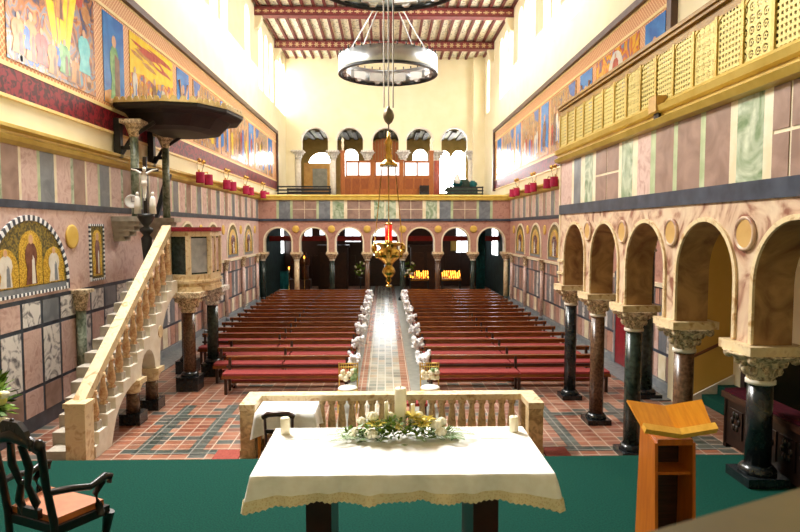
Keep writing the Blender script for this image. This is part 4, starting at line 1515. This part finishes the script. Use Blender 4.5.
for i in range(8):
    y = 14.0 + 2.1 * i + .4
    bow(-.8, y, 'white tulle bow on the left side of the aisle, %s from the altar' % ORD[i], 1, 20 + i)
    bow(.96, y, 'white tulle bow on the right side of the aisle, %s from the altar' % ORD[i], -1, 60 + i)

# ================================================================== SANCTUARY
ZS = 1.0
al = thing('altar_table', (.135, 5.12, ZS), 'altar table of dark slab supports under the white altar cloth', 'altar')
MB().box((-1.12, -.52, .86), (1.12, .52, .935)).build('tabletop', darkwood, al)
for x in (-.66, .66):
    MB().box((x - .1, -.36, 0), (x + .1, .36, .86)).build('leg', mat('reddish dark support', '#2a120c', '#3e1c12', 5, .35), al)
m, per, vs, n = drape('c', 1.15, .56, .2, linen, .035, 110, 44, 6, .35, seed=9, flare=.04)
clo = m.build('altar_cloth', linen, loc=(.135, 5.12, ZS + .945))
tag(clo, 'large white altar cloth with lace hem hanging over the altar table', 'altar cloth')
h = MB()
lv, lf = [], []
for j in (4, 5, 6):
    for i in range(n):
        x, y, z = vs[j * n + i]
        ax, ay = per[i][2], per[i][3]
        lv.append((x + ax * .006 + (.004 if x > 0 else -.004), y + ay * .006, z - (.012 * (i % 2) if j == 6 else 0)))
for j in range(2):
    for i in range(n):
        lf.append((j * n + i, (j + 1) * n + i, (j + 1) * n + (i + 1) % n, j * n + (i + 1) % n))
h.add(lv, lf, 0, True)
hem = h.build('lace_hem', lace, clo)
hem['label'] = 'cream lace hem'

top_z = ZS + .946


def doily(x, y, lab):
    o = MB().box((-.2, -.11, 0), (.2, .11, .004)).build('altar_mat', linen, loc=(x, y, top_z))
    tag(o, lab, 'mat', 'linen mats on the altar')


def candle(x, y, z, r, h_, lab, grp=None, name='candle'):
    root = thing(name, (x, y, z), lab, 'candle', grp)
    MB().lathe([(r, 0), (r, h_ - .01), (r * .9, h_), (r * .3, h_ - .008)], n=16).build('wax', wax, root)
    MB().tube([(0, 0, h_ - .01), (.003, 0, h_ + .02)], .003, 5).build('wick', iron, root)
    return root


doily(-.78, 5.46, 'white linen mat under the left pillar candle on the altar')
doily(1.04, 5.46, 'white linen mat under the right pillar candle on the altar')
candle(-.9, 5.5, top_z + .004, .042, .15, 'short ivory pillar candle at the left end of the altar', 'pillar candles on the altar ends')
candle(1.17, 5.52, top_z + .004, .042, .14, 'short ivory pillar candle at the right end of the altar', 'pillar candles on the altar ends')

# flower arrangement with the three candles of the middle
fl = thing('flower_arrangement', (.12, 5.36, top_z), 'low arrangement of cream roses, lilies and palm leaves across the altar', 'flowers')
rr = random.Random(5)
m = MB()
for k in range(520):
    x = rr.gauss(0, .24)
    x = max(-.45, min(.45, x))
    y = rr.gauss(0, .075)
    zz = rr.uniform(.0, .2) * (1 - abs(x) / .6)
    a = rr.uniform(0, 6.28)
    e = rr.uniform(-.2, 1.0)
    ln = rr.uniform(.04, .1)
    d = Vector((math.cos(a), math.sin(a), e)).normalized()
    sdv = d.cross(Vector((0, 0, 1))).normalized() * ln * .22
    p = Vector((x, y, zz + .01))
    m.add([p, p + d * ln * .5 + sdv, p + d * ln, p + d * ln * .5 - sdv], [(0, 1, 2, 3)], rr.choice([0, 0, 0, 0, 1]))
m.build('greenery', [leafg, fern], fl)['kind'] = 'stuff'


def frond(x, y, z, dx, dy, ln, rise=.03):
    m = MB()
    base, d = Vector((x, y, z)), Vector((dx, dy, 0)).normalized()
    s = Vector((-d.y, d.x, 0))
    pts = [base + d * ln * t + Vector((0, 0, rise * math.sin(t * 2.6) + .008)) for t in [i / 12 for i in range(13)]]
    m.tube(pts, [.005 * (1 - .8 * i / 12) for i in range(13)], 5)
    for i in range(1, 13):
        for sg in (-1, 1):
            l2 = ln * .38 * math.sin(math.pi * (.15 + .8 * i / 13))
            p = pts[i]
            q = p + (d * .8 + s * sg * .6).normalized() * l2 + Vector((0, 0, -.004))
            mid = (p + q) / 2
            w = (d * .6 - s * sg * .8).normalized() * .007
            m.add([p, mid + w + Vector((0, 0, .008)), q, mid - w + Vector((0, 0, .008))], [(0, 1, 2, 3)], 0)
    return m


for (x, y, dx, dy, ln) in ((-.26, .0, -1, -.05, .36), (-.26, -.04, -1, -.35, .32), (-.25, .03, -1, .3, .3), (.26, 0, 1, -.05, .38), (.26, -.04, 1, -.35, .3), (.25, .03, 1, .3, .3), (-.1, -.06, -.5, -1, .14), (.15, -.06, .5, -1, .14), (-.17, .02, -.25, .05, .1)):
    frond(x, y, .02, dx, dy, ln).build('palm_leaf', fern, fl)


def rose(x, y, z, r, mm, nm='rose'):
    m = MB().ball((0, 0, 0), (r * .62, r * .62, r * .7), 8, 6)
    for ring, (q, tilt, nn) in enumerate(((.55, .7, 4), (.85, .45, 5), (1.1, .15, 6))):
        for k in range(nn):
            a = 2 * math.pi * k / nn + ring * .6
            m.ball((q * r * .6 * math.cos(a), q * r * .6 * math.sin(a), r * (.25 - ring * .2)), (r * .45, r * .45, r * .5), 6, 4)
    m.build(nm, mm, fl, loc=(x, y, z))


for (x, y, z, r, mm) in ((-.33, -.06, .05, .033, petal), (-.31, -.04, .09, .03, petal), (-.27, .02, .16, .036, petal), (-.19, .02, .2, .045, petal), (-.2, -.09, .08, .05, petal), (.02, .04, .22, .04, petal),
                         (.27, -.02, .13, .045, petal), (.3, -.05, .08, .045, petal), (.31, .02, .15, .04, petal), (.15, .05, .2, .035, petal), (.0, -.07, .13, .028, yellowpet), (-.06, .05, .2, .03, petal)):
    rose(x * 1.22, y, z, r * 1.12, mm)


def lily(x, y, z, rz):
    m = MB()
    for k in range(6):
        a = 2 * math.pi * k / 6 + rz
        d = Vector((math.cos(a), math.sin(a), .35))
        s = Vector((-math.sin(a), math.cos(a), 0)) * .022
        p = Vector((0, 0, 0))
        m.add([p, p + d * .05 + s + Vector((0, 0, .02)), p + d * .1, p + d * .05 - s + Vector((0, 0, .02))], [(0, 1, 2, 3)])
    m.build('lily', yellowpet, fl, loc=(x, y, z))


for q in ((.2, -.06, .12, .2), (.24, .0, .15, .8), (.12, .02, .19, .4), (-.2, -.07, .13, .1), (.17, .0, .16, .1)):
    lily(*q)
candle(.135, 5.38, top_z + .08, .052, .37, 'tall thick ivory candle in the middle of the altar flowers', None)
candle(.01, 5.4, top_z + .1, .018, .22, 'thin ivory taper left of the thick altar candle', 'thin tapers among the altar flowers')
candle(.245, 5.4, top_z + .1, .018, .2, 'thin ivory taper right of the thick altar candle', 'thin tapers among the altar flowers')

# lectern
le = thing('lectern', (2.43, 5.18, ZS), 'orange oak lectern with an open-book top and a shelf, right of the altar', 'lectern')
for x, mm in ((-.16, honey_deep), (.16, honey_deep)):
    p = MB().prism([(-.2, 0), (.22, 0), (.16, 1.06), (-.14, 1.0)], lambda s, z, t: (t, s, z), x - .013, x + .013)
    p.build('side_panel', mm, le)
MB().box((-.147, .1, .04), (.147, .12, 1.0)).build('back_panel', darkwood, le)
MB().box((-.147, -.12, .72), (.147, .1, .745)).build('shelf', honey_deep, le)
for sg in (-1, 1):
    m = MB()
    tilt = R(32)
    def fd(s, z, t, sg=sg):
        # s out from the valley, z up the slope, t normal
        y = -.2 + z * math.cos(tilt) - t * math.sin(tilt)
        return (sg * s, y, 1.06 + z * math.sin(tilt) + t * math.cos(tilt) + s * .16)
    m.prism([(0, 0), (.29, 0), (.33, .34), (0, .34)], fd, 0, .02)
    m.build('desk_leaf', honey, le)
    m = MB()
    m.prism([(0, -.02), (.3, -.02), (.3, .045), (0, .045)], fd, .02, .075)
    m.build('book_ledge', mat('pale honey oak', '#e0a63c', '#eeb84e', 3, .3, stretch=(8, 8, 1)), le)
MB().box((-.15, -.14, .98), (.15, .14, 1.03)).build('neck', honey_deep, le)

# carved armchair
ac = thing('armchair', (-2.74, 5.05, ZS), 'black carved armchair with a tan leather seat, on the green carpet at the left edge', 'armchair', rz=R(-25))
MB().prism([(-.3, -.24), (.3, -.24), (.36, .3), (-.36, .3)], frZ, .4, .47).build('seat_rail', blackwood, ac)
MB().prism([(-.27, -.2), (.27, -.2), (.32, .27), (-.32, .27)], frZ, .47, .52).build('seat', seat_leather, ac)
for s in (-1, 1):
    MB().tube([(s * .27, -.26, 0), (s * .27, -.23, .25), (s * .27, -.24, .5), (s * .26, -.3, .8), (s * .28, -.36, 1.12)], [.035, .03, .035, .033, .038], 10).build('back_post', blackwood, ac)
    MB().tube([(s * .35, .32, 0), (s * .33, .31, .04), (s * .31, .27, .14), (s * .33, .29, .3), (s * .35, .3, .42)], [.05, .035, .026, .04, .052], 10).build('front_leg', blackwood, ac)
    MB().tube([(s * .27, -.28, .74), (s * .34, -.1, .73), (s * .36, .08, .69), (s * .37, .24, .73), (s * .37, .3, .71), (s * .37, .29, .66)], [.028, .027, .026, .032, .036, .024], 10).tube([(s * .36, .23, .7), (s * .36, .13, .62), (s * .36, .17, .52), (s * .35, .2, .44)], [.03, .026, .03, .035], 10).build('arm', blackwood, ac)
m = MB()
m.tube([(-.28, -.35, 1.08), (-.15, -.37, 1.14), (0, -.38, 1.17), (.15, -.37, 1.14), (.28, -.35, 1.08)], [.045, .05, .055, .05, .045], 10)
for k in range(-4, 5):
    zz = 1.3 - abs(k) * .032
    m.ball((k * .05, -.385, zz - .05), (.035, .03, .05), 8, 6)
m.prism([(-.2, 1.13), (.2, 1.13), (.16, 1.22), (.08, 1.28), (-.08, 1.28), (-.16, 1.22)], lambda s, z, t: (s, t, z), -.41, -.36)
for s in (-1, 1):
    m.ball((s * .27, -.36, 1.12), .05, 8, 6)
m.build('crest_rail', blackwood, ac)
m = MB()
for s in (-1, 1):
    m.tube([(s * .06, -.24, .5), (s * .1, -.26, .62), (s * .04, -.29, .76), (s * .1, -.32, .92), (s * .06, -.36, 1.1)], [.03, .038, .028, .036, .03], 8)
m.box((-.12, -.27, .5), (.12, -.22, .57))
m.tube([(-.06, -.29, .78), (.06, -.29, .78)], .02, 6)
m.build('back_splat', blackwood, ac)

ac.scale = (1, .82, 1.03)
# flowers on a stand at the left edge
fs_ = thing('flower_stand', (-4.6, 7.0, ZS), 'pedestal of green leaves and cream flowers at the far left edge behind the armchair', 'flower stand')
MB().lathe([(.2, 0), (.2, .03), (.04, .08), (.03, .6), (.1, .68), (.12, .74)], n=14).build('pedestal', iron, fs_)
m = MB()
for k in range(260):
    a = rr.uniform(0, 6.28)
    e = rr.uniform(-.5, 1.2)
    d = Vector((math.cos(a), math.sin(a), e)).normalized()
    p = Vector((0, 0, .82)) + Vector((d.x * .3, d.y * .3, d.z * .38)) * rr.uniform(.5, 1)
    ln = rr.uniform(.08, .17)
    s = d.cross(Vector((rr.uniform(-1, 1), rr.uniform(-1, 1), 1))).normalized() * ln * .25
    m.add([p, p + d * ln * .5 + s, p + d * ln, p + d * ln * .5 - s], [(0, 1, 2, 3)], rr.choice([0, 0, 1]))
m.build('foliage', [leafg, mat('bright leaf', '#6f9a3a', '#9cc060', 9, .6)], fs_)
for k in range(14):
    a = rr.uniform(-1.2, 1.6)
    z = rr.uniform(.6, 1.25)
    MB().ball((0, 0, 0), (.06, .06, .05), 8, 5, 0, .2).build('blossom', rr.choice([petal, yellowpet]), fs_, loc=(.36 * math.cos(a), -.36 * abs(math.sin(a)) - .05, z))

# choir stalls at the right
def stall(x0, x1, ya, yb_, z, hgt, lab):
    root = thing('choir_stall', (x0, ya, z), lab, 'choir stall', 'dark choir stalls')
    w, l = x1 - x0, yb_ - ya
    MB().box((-.03, -.02, hgt - .08), (w * .5, l + .02, hgt)).build('desk_top', darkwood, root)
    MB().box((-.01, .02, hgt), (w * .53, l - .02, hgt + .04)).build('cushion', maroon, root)
    f = MB().box((0, .04, .06), (.04, l - .04, hgt - .08))
    nn = max(2, int(l / .34))
    for k in range(nn):
        a = .1 + k * (l - .2) / nn
        f.box((-.015, a, .2), (0, a + (l - .2) / nn - .05, hgt - .18))
        cy_ = a + ((l - .2) / nn - .05) / 2
        for j in range(6):
            q = 2 * math.pi * j / 6
            f.ball((-.018, cy_ + .07 * math.cos(q), hgt * .55 + .09 * math.sin(q)), (.016, .035, .045), 6, 4)
    f.build('carved_front', blackwood, root)
    for yv in (0, l - .07):
        e = MB().prism([(0, 0), (w, 0), (w, .5), (w * .8, hgt - .1), (0, hgt - .08)], lambda s, zz, t: (s, t, zz), yv, yv + .07)
        e.build('end_panel', blackwood, root)
    MB().box((w * .45, .07, .42), (w, l - .07, .47)).build('bench', darkwood, root)
    return root


stall(4.36, 4.85, 4.6, 7.75, ZS, .72, 'long carved black choir desk with red padded top behind the column at right edge')
bk = thing('stall_screen', (4.72, 7.85, ZS), 'dark stall end panel with a pierced oval hole, beyond the red-topped choir desk', 'stall screen')
m = MB()
hole = arc(.25, .68, .07, 0, 360, 16, .14)
fz = lambda s, z, t: (s, t, z)
outer = []
for i in range(17):
    a = 2 * math.pi * i / 16
    ca, sa = math.cos(a), math.sin(a)
    k = 1 / max(abs(ca) / .25, abs(sa) / .36)
    outer.append((.25 + ca * k, .68 + sa * k))
m.band(hole, outer, fz, 0, .05)
m.box((0, 0, 0), (.5, .05, .34))
m.box((.5, 0, 0), (1.5, .05, 1.04))
m.build('panel', blackwood, bk)
MB().box((-.04, -.03, 1.04), (1.5, .08, 1.1)).build('top_rail', blackwood, bk)
MB().box((-.06, -.02, 0), (0, .07, 1.04)).build('post', blackwood, bk)

# stair with green carpet behind the arcade
sr = thing('side_staircase', (6.87, 11.0, 0), 'short green-carpeted stair rising to the right below the ochre wall behind the lectern', 'staircase')
m = MB()
for k in range(2):
    m.box((k * .34, 0, 0), (.7, 2.1, .2 * (k + 1)))
m.build('steps', carpet_dk, sr)
MB().prism([(-.26, 0), (.72, 0), (.72, .62), (-.26, .12)], lambda s, z, t: (s, t, z), 2.12, 2.17).build('skirting_board', pale_stone, sr)
hr = thing('handrail', (6.55, 13.2, 1.0), 'brown wooden handrail sloping up the ochre wall behind the lectern', 'handrail')
MB().tube([(.02, -.09, -.02), (.95, -.09, .42)], .035, 8).build('rail_bar', mat('brown rail', '#6a3c20', '#7c4a28', 5, .4), hr)
for x in (.15, .8):
    MB().tube([(x, 0, .0 + x * .47), (x, -.09, .03 + x * .47)], .014, 6).build('bracket', iron, hr)

dr = MB()
dr.box((W - .12, 15.9, .05), (W - .05, 17.1, 2.5)).box((W - .14, 15.8, 0), (W - .03, 15.9, 2.6), 1).box((W - .14, 17.1, 0), (W - .03, 17.2, 2.6), 1).box((W - .14, 15.8, 2.5), (W - .03, 17.2, 2.6), 1)
dr.box((W - .135, 16.1, .3), (W - .12, 16.9, 1.1)).box((W - .135, 16.1, 1.3), (W - .12, 16.9, 2.3))
struct(dr.build('door_1', [mat('red door paint', '#7c1420', '#8e1c28', 6, .4), slate]))

# ledge close to the camera, out of focus at the lower right corner
lg = MB()
lg.prism([(.1, .3), (.9, .3), (.9, .985), (.29, .71)], frZ, 3.33, 3.432)
o = lg.build('reredos_ledge', mat('tan ledge stone', '#54461f', '#66562a', 4, .6))
tag(o, 'blurred stone ledge close to the lens in the bottom right corner', 'ledge')

# ================================================================== HANGING LAMPS
def corona(y, lab):
    root = thing('corona_chandelier', (.1, y, 8.5), lab, 'chandelier', 'great ring chandeliers')
    Rr, Hh, n = 1.5, .5, 48
    m = MB()
    m.lathe([(Rr, 0), (Rr, Hh), (Rr - .02, Hh), (Rr - .02, 0), (Rr, 0)], n=n, caps=False)
    m.build('ring_band', steel, root)
    m = MB()
    m.lathe([(Rr + .02, -.03), (Rr + .02, .04), (Rr - .09, .03), (Rr - .09, -.03), (Rr + .02, -.03)], n=n, caps=False)
    m.build('lower_rim', steel_dk, root)
    pg = None
    for k in range(36):
        a = 2 * math.pi * k / 36
        if pg is None:
            pg = q = MB().box((-.015, -.015, -.02), (.015, .015, .08)).build('crest_peg', steel_dk, root)
        else:
            q = pg.copy()
            COL.objects.link(q)
        q.location = (Rr * math.cos(a), Rr * math.sin(a), Hh)
        q.rotation_euler = (0, 0, a)
    for k in range(12):
        a = 2 * math.pi * (k + .5) / 12
        b = MB()
        b.cbox((1.34 * math.cos(a), 1.34 * math.sin(a), .2), (.14, .5, .26), 0, Matrix.Rotation(a, 3, 'Z'))
        b.prism([(-.14, .1), (.14, .1), (.05, .0), (-.05, .0)], lambda s, z, t, a=a: (t * math.cos(a) - s * math.sin(a), t * math.sin(a) + s * math.cos(a), z), 1.3, 1.4)
        b.build('uplighter', lampwhite, root)
    hub = (0, 0, 2.6)
    MB().lathe([(.06, 2.5), (.09, 2.56), (.09, 2.64), (.05, 2.7)], n=12).build('hub', steel, root)
    for k in range(4):
        a = R(45 + 90 * k)
        MB().tube([(Rr * math.cos(a), Rr * math.sin(a), Hh), (.06 * math.cos(a), .06 * math.sin(a), 2.58)], .02, 6).build('suspension_rod', steel, root)
    MB().tube([(0, 0, 2.6), (0, 0, 6.4)], .022, 6).build('chain', steel_dk, root)
    m = MB()
    for k in range(4):
        a = R(90 * k)
        m.tube([(.03 * math.cos(a), .03 * math.sin(a), .1), (1.3 * math.cos(a), 1.3 * math.sin(a), .1)], .014, 6)
    m.build('spoke', steel, root)


corona(19.3, 'great steel ring chandelier hanging over the middle of the nave, whole in view')
corona(12.2, 'nearer steel ring chandelier cut off by the top edge of the picture')

sl = thing('sanctuary_lamp', (.06, 10.0, 2.85), 'ornate hanging brass sanctuary lamp with a red glass above its bowl', 'hanging lamp')
m = MB().lathe([(.02, .06), (.05, .1), (.035, .14), (.08, .18), (.11, .24), (.09, .3), (.055, .34), (.09, .4), (.17, .46), (.2, .52), (.19, .58), (.13, .62), (.15, .66), (.19, .7), (.17, .72)], n=24)
for k in range(8):
    a = 2 * math.pi * k / 8
    m.ball((.19 * math.cos(a), .19 * math.sin(a), .52), (.045, .045, .06), 7, 5)
m.build('bowl', brass, sl)
for k in range(3):
    a = R(30 + 120 * k)
    m = MB().tube([(.19 * math.cos(a), .19 * math.sin(a), .5), (.27 * math.cos(a), .27 * math.sin(a), .58), (.26 * math.cos(a), .26 * math.sin(a), .7), (.18 * math.cos(a), .18 * math.sin(a), .68)], [.04, .045, .035, .025], 8)
    m.ball((.27 * math.cos(a), .27 * math.sin(a), .62), (.05, .05, .07), 8, 6)
    m.build('scroll_handle', brass, sl)
    MB().tube([(.26 * math.cos(a), .26 * math.sin(a), .72), (.12 * math.cos(a), .12 * math.sin(a), 1.95)], .008, 5).build('chain', brass, sl)
MB().lathe([(.05, .0), (.055, .015), (.045, .03)], n=12).tube([(0, 0, .06), (0, 0, .02)], .012, 6).build('pull_ring', brass, sl)
MB().lathe([(.055, .74), (.055, 1.0)], n=16).build('red_glass', redglass, sl)
MB().lathe([(.02, .7), (.06, .72), (.06, .745)], n=12).lathe([(.06, 1.0), (.06, 1.02), (.02, 1.04)], n=12).build('glass_holder', brass, sl)
MB().lathe([(.15, 1.93), (.14, 1.97), (.09, 2.01), (.05, 2.06), (.065, 2.1), (.04, 2.14), (.06, 2.19), (.05, 2.26), (.07, 2.31), (.03, 2.38), (.02, 2.48)], n=20).build('crown', brass, sl)
MB().lathe([(.02, 2.6), (.06, 2.64), (.085, 2.7), (.088, 2.74), (.07, 2.81), (.03, 2.85), (.02, 2.88)], n=18).build('counterweight', mat('aged brass ball', '#6d6250', '#8c8068', 6, .4, metal=.6), sl)
m = MB().tube([(0, 0, 2.46), (0, 0, 2.6)], .012, 6)
for x in (-.09, 0, .09):
    m.tube([(x * .8, 0, 2.86), (x, 0, 11.9)], .012, 5)
m.build('suspension_cable', mat('tan cable', '#6b5c44', '#7d6c52', 5, .6), sl)

# ================================================================== GALLERY FURNITURE
og = thing('organ_case', (.1, 38.0, 5.2), 'long oak organ screen with white glazed panes on the gallery', 'organ screen')
MB().box((-2.7, 0, 0), (2.75, .5, 1.72)).build('lower_panelling', organwood, og)
m = MB()
for k in range(10):
    m.box((-2.62 + k * .54, -.03, .3), (-2.62 + k * .54 + .44, 0, 1.6))
m.build('raised_panel', mat('red oak panel', '#7c3e18', '#94501f', 4, .35, stretch=(10, 10, 1)), og)
for k in range(3):
    a = -2.5 + k * 1.78
    m = MB().box((a, .05, 1.72), (a + 1.62, .2, 1.8)).box((a, .05, 2.58), (a + 1.62, .2, 2.7)).box((a, .05, 1.72), (a + .08, .2, 2.7)).box((a + .77, .05, 1.72), (a + .85, .2, 2.7)).box((a + 1.54, .05, 1.72), (a + 1.62, .2, 2.7))
    fr_ = m.build('pane_frame', organwood, og)
    MB().box((a + .08, .1, 1.8), (a + .77, .12, 2.58)).box((a + .85, .1, 1.8), (a + 1.54, .12, 2.58)).build('pane', panelwhite, fr_)
for x, hh_ in ((-2.66, 3.5), (-.86, 2.95), (.9, 2.95), (2.72, 3.5)):
    p = MB().box((x - .13, -.06, 0), (x + .13, .3, hh_ - .3)).box((x - .17, -.1, hh_ - .3), (x + .17, .34, hh_ - .22)).build('post', organwood, og)
    if hh_ > 3:
        MB().lathe([(.1, hh_ - .22), (.05, hh_ - .1), (.1, hh_ + .1), (.06, hh_ + .3), (.09, hh_ + .42), (.02, hh_ + .6)], c=(x, .12, 0), n=12).build('finial', mat('cream finial', '#d8c8a8', '#eadcc0', 6, .5), p)
op = thing('organ_pipes', (.06, 43.0, 5.2), 'wooden organ pipes filling the middle gallery arch', 'organ pipes')
for k in range(9):
    MB().box((-.88 + k * .195, 0, 0), (-.72 + k * .195, .2, 4.4 + .35 * math.sin(math.pi * (k + .5) / 9))).build('pipe', organwood, op)
MB().box((-.95, -.06, 0), (.95, .25, 2.9)).build('case', organwood, op)
dcase = MB()
dcase.box((-5.6, 43.4, 5.2), (-3.75, 43.55, 8.3)).box((-5.0, 43.36, 6.4), (-4.0, 43.4, 7.9), 1)
for k in range(8):
    dcase.box((-5.6, 43.34, 5.3 + k * .13), (-3.75, 43.4, 5.38 + k * .13), 2)
struct(dcase.build('door_2', [mat('yellow oak door', '#b8863a', '#cc9c4c', 4, .4), mat('grey door glass', '#7f7f72', '#949486', 4, .3), organwood]))


def gbench(x, y, w, lab):
    root = thing('gallery_bench', (x, y, 5.2), lab, 'bench', 'dark benches on the gallery')
    MB().box((0, 0, .42), (w, .4, .47)).build('seat', iron, root)
    for z in (.62, .82, 1.02):
        MB().box((0, .42, z), (w, .46, z + .09)).build('back_slat', iron, root)
    for xx in (.06, w - .06):
        MB().box((xx - .03, .02, 0), (xx + .03, .4, .42)).box((xx - .03, .4, 0), (xx + .03, .47, 1.12)).build('leg', iron, root)


gbench(-6.45, 37.0, 3.2, 'dark slatted bench at the left end of the gallery, in front')
gbench(-6.2, 39.2, 2.8, 'dark slatted bench at the left end of the gallery, the one behind')
gbench(3.6, 37.4, 2.4, 'dark slatted bench at the right end of the gallery')
gb = MB().box((-1.4, 36.2, 5.2), (2.5, 36.5, 6.05)).build('gallery_barrier', organwood)
tag(gb, 'long low wooden barrier in front of the organ screen', 'barrier')
pl = thing('covered_heap', (4.95, 39.6, 5.205), 'heap of stored things under a teal sheet in the right gallery arch', 'heap')
m = MB()
for k in range(14):
    m.ball((rr.uniform(-.8, .8), rr.uniform(-.3, .3), rr.uniform(.4, 1.5)), (rr.uniform(.2, .4), .25, rr.uniform(.15, .35)), 8, 6, rr.choice([0, 1, 1, 1]), .25)
m.box((-.9, -.4, .01), (.9, .4, 1.1), 1)
m.build('sheet', [teal, mat('dark green sheet', '#26342a', '#3c4c3c', 5, .8)], pl)
MB().ball((-.4, -.35, 1.7), (.25, .1, .3), 8, 6, 0, .3).build('white_paper', linen, pl)
o = MB().box((2.0, 35.9, 5.2), (2.55, 36.15, 6.25)).box((2.05, 35.88, 5.9), (2.5, 35.9, 6.2), 1).build('monitor_box', [iron, blackwood])
tag(o, 'small black box standing before the organ screen', 'box')

# ================================================================== BELOW THE GALLERY
for x, lab, m_ in ((5.45, 'teal curtain inside the last arch at the right below the gallery', teal), (-5.7, 'teal cloth hanging beside the statue in the first arch at the left', mat('bright teal cloth', '#11696c', '#1f8486', 5, .85))):
    c = MB()
    w = .25
    pts = [(x - w + 2 * w * i / 24, 35.2 + .07 * math.sin(i * 1.6)) for i in range(25)]
    ht = 3.5 if x > 0 else 1.35
    vs = [(a, b, .03) for a, b in pts] + [(a, b, ht) for a, b in pts] + [(a, b + .02, ht) for a, b in pts] + [(a, b + .02, .03) for a, b in pts]
    c.add(vs, [(i, i + 1, 25 + i + 1, 25 + i) for i in range(24)] + [(75 + i, 50 + i, 51 + i, 76 + i) for i in range(24)] + [(25 + i, 26 + i, 51 + i, 50 + i) for i in range(24)] + [(i, 75 + i, 76 + i, i + 1) for i in range(24)], 0, True)
    tag(c.build('curtain', m_), lab, 'curtain')
sg_ = thing('statue_group', (-4.8, 35.2, 0), 'dark brown carved statue group in the first arch at the left below the gallery', 'statue')
bw = mat('brown carved wood', '#4a2c18', '#6e4426', 5, .45)
MB().box((-.6, -.35, 0), (.6, .35, .9)).build('plinth', darkwood, sg_)
m = MB()
for x, h_ in ((-.22, 1.75), (.26, 1.6)):
    m.lathe([(.24, .9), (.2, 1.3), (.22, .9 + h_ * .55), (.2, .9 + h_ * .72), (.07, .9 + h_ * .82)], c=(x, 0, 0), n=12)
    m.ball((x, -.02, .9 + h_ * .9), (.1, .11, .14), 10, 8)
    m.tube([(x - .18, 0, .9 + h_ * .74), (x - .26, -.14, .9 + h_ * .5), (x - .05, -.28, .9 + h_ * .48)], [.07, .06, .045], 8)
    m.tube([(x + .18, 0, .9 + h_ * .74), (x + .24, -.14, .9 + h_ * .5), (x + .05, -.28, .9 + h_ * .5)], [.07, .06, .045], 8)
m.build('figures', bw, sg_)
for x, z, l in ((-5.35, 1.5, 'lit candle on a stand low before the brown statue group'), (-4.5, 2.1, 'lit candle on a taller stand right of the brown statue group')):
    c = thing('candle_stand', (x, 34.6, 0), l, 'candle stand')
    MB().lathe([(.14, 0), (.14, .03), (.02, .06), (.02, z - .2), (.07, z - .18)], n=10).build('stand', brass, c)
    MB().lathe([(.03, z - .18), (.03, z)], n=10).build('candle', wax, c)
    MB().lathe([(.015, z), (.05, z + .06), (.01, z + .16)], n=8).build('flame', flame, c)
for x, lab in ((1.9, 'votive stand with glowing candles in the fifth arch below the gallery'), (3.68, 'votive stand with glowing candles in the sixth arch below the gallery')):
    v = thing('votive_stand', (x, 34.4, 0), lab, 'votive stand', 'votive stands under the gallery')
    MB().prism([(-.3, .9), (.3, 1.25), (.3, 1.3), (-.3, .95)], lambda s, z, t: (t, s, z), -.55, .55).build('tray', brass, v)
    for sx_ in (-.5, .5):
        MB().box((sx_ - .03, -.28, 0), (sx_ + .03, -.22, .95)).build('leg', iron, v)
        MB().box((sx_ - .03, .22, 0), (sx_ + .03, .28, 1.24)).build('leg', iron, v)
    w_, f_ = MB(), MB()
    for a in range(9):
        for b in range(4):
            xx, yy_, zz = -.48 + a * .12, -.24 + b * .16, 1.0 + b * .09
            w_.lathe([(.035, 0), (.035, .07)], c=(xx, yy_, zz - .03), n=8)
            if rr.random() < .8:
                f_.lathe([(.012, 0), (.035, .04), (.008, .11)], c=(xx, yy_, zz + .04), n=6)
    a_ = w_.build('candles', wax, v)
    a_['kind'] = 'stuff'
    b_ = f_.build('flames', flame, v)
    b_['kind'] = 'stuff'
for x, y, lab in ((-1.35, 34.0, 'white flowers on a stand left of the aisle below the gallery'), (1.35, 33.6, 'white flowers on a stand right of the aisle below the gallery')):
    v = thing('flower_stand', (x, y, 0), lab, 'flower stand', 'flower stands below the gallery')
    MB().lathe([(.2, 0), (.03, .05), (.03, 1.0), (.14, 1.1)], n=10).build('stand', iron, v)
    m = MB()
    for k in range(40):
        a = rr.uniform(0, 6.28)
        q = rr.uniform(0, .38)
        m.ball((q * math.cos(a), q * math.sin(a), 1.2 + rr.uniform(0, .75)), .06, 6, 4, rr.choice([0, 1, 1]))
    m.build('bouquet', [petal, leafg], v)['kind'] = 'stuff'
for x, lab in ((-3.2, 'dark confessional at the back, second arch from the left'), (2.5, 'dark wooden screen at the back right of the aisle')):
    v = thing('confessional', (x, 38.2, 0), lab, 'confessional')
    MB().box((-.9, 0, 0), (.9, .9, 2.6)).build('body', darkwood, v)
    MB().box((-1.0, -.05, 2.6), (1.0, .95, 2.75)).build('cornice', darkwood, v)
    for s in (-1, 1):
        MB().box((s * .45 - .35, -.03, .2), (s * .45 + .35, 0, 2.3)).build('door', mat('mid oak door', '#3a2014', '#4c2c1a', 4, .4), v)
o = MB().box((4.3, 40.5, 2.3), (4.7, 40.55, 3.0)).box((4.36, 40.49, 2.36), (4.64, 40.5, 2.94), 1).build('framed_picture', [gold, ochre_disc])
tag(o, 'small gilt framed picture on the dark wall in the sixth arch below the gallery', 'picture')
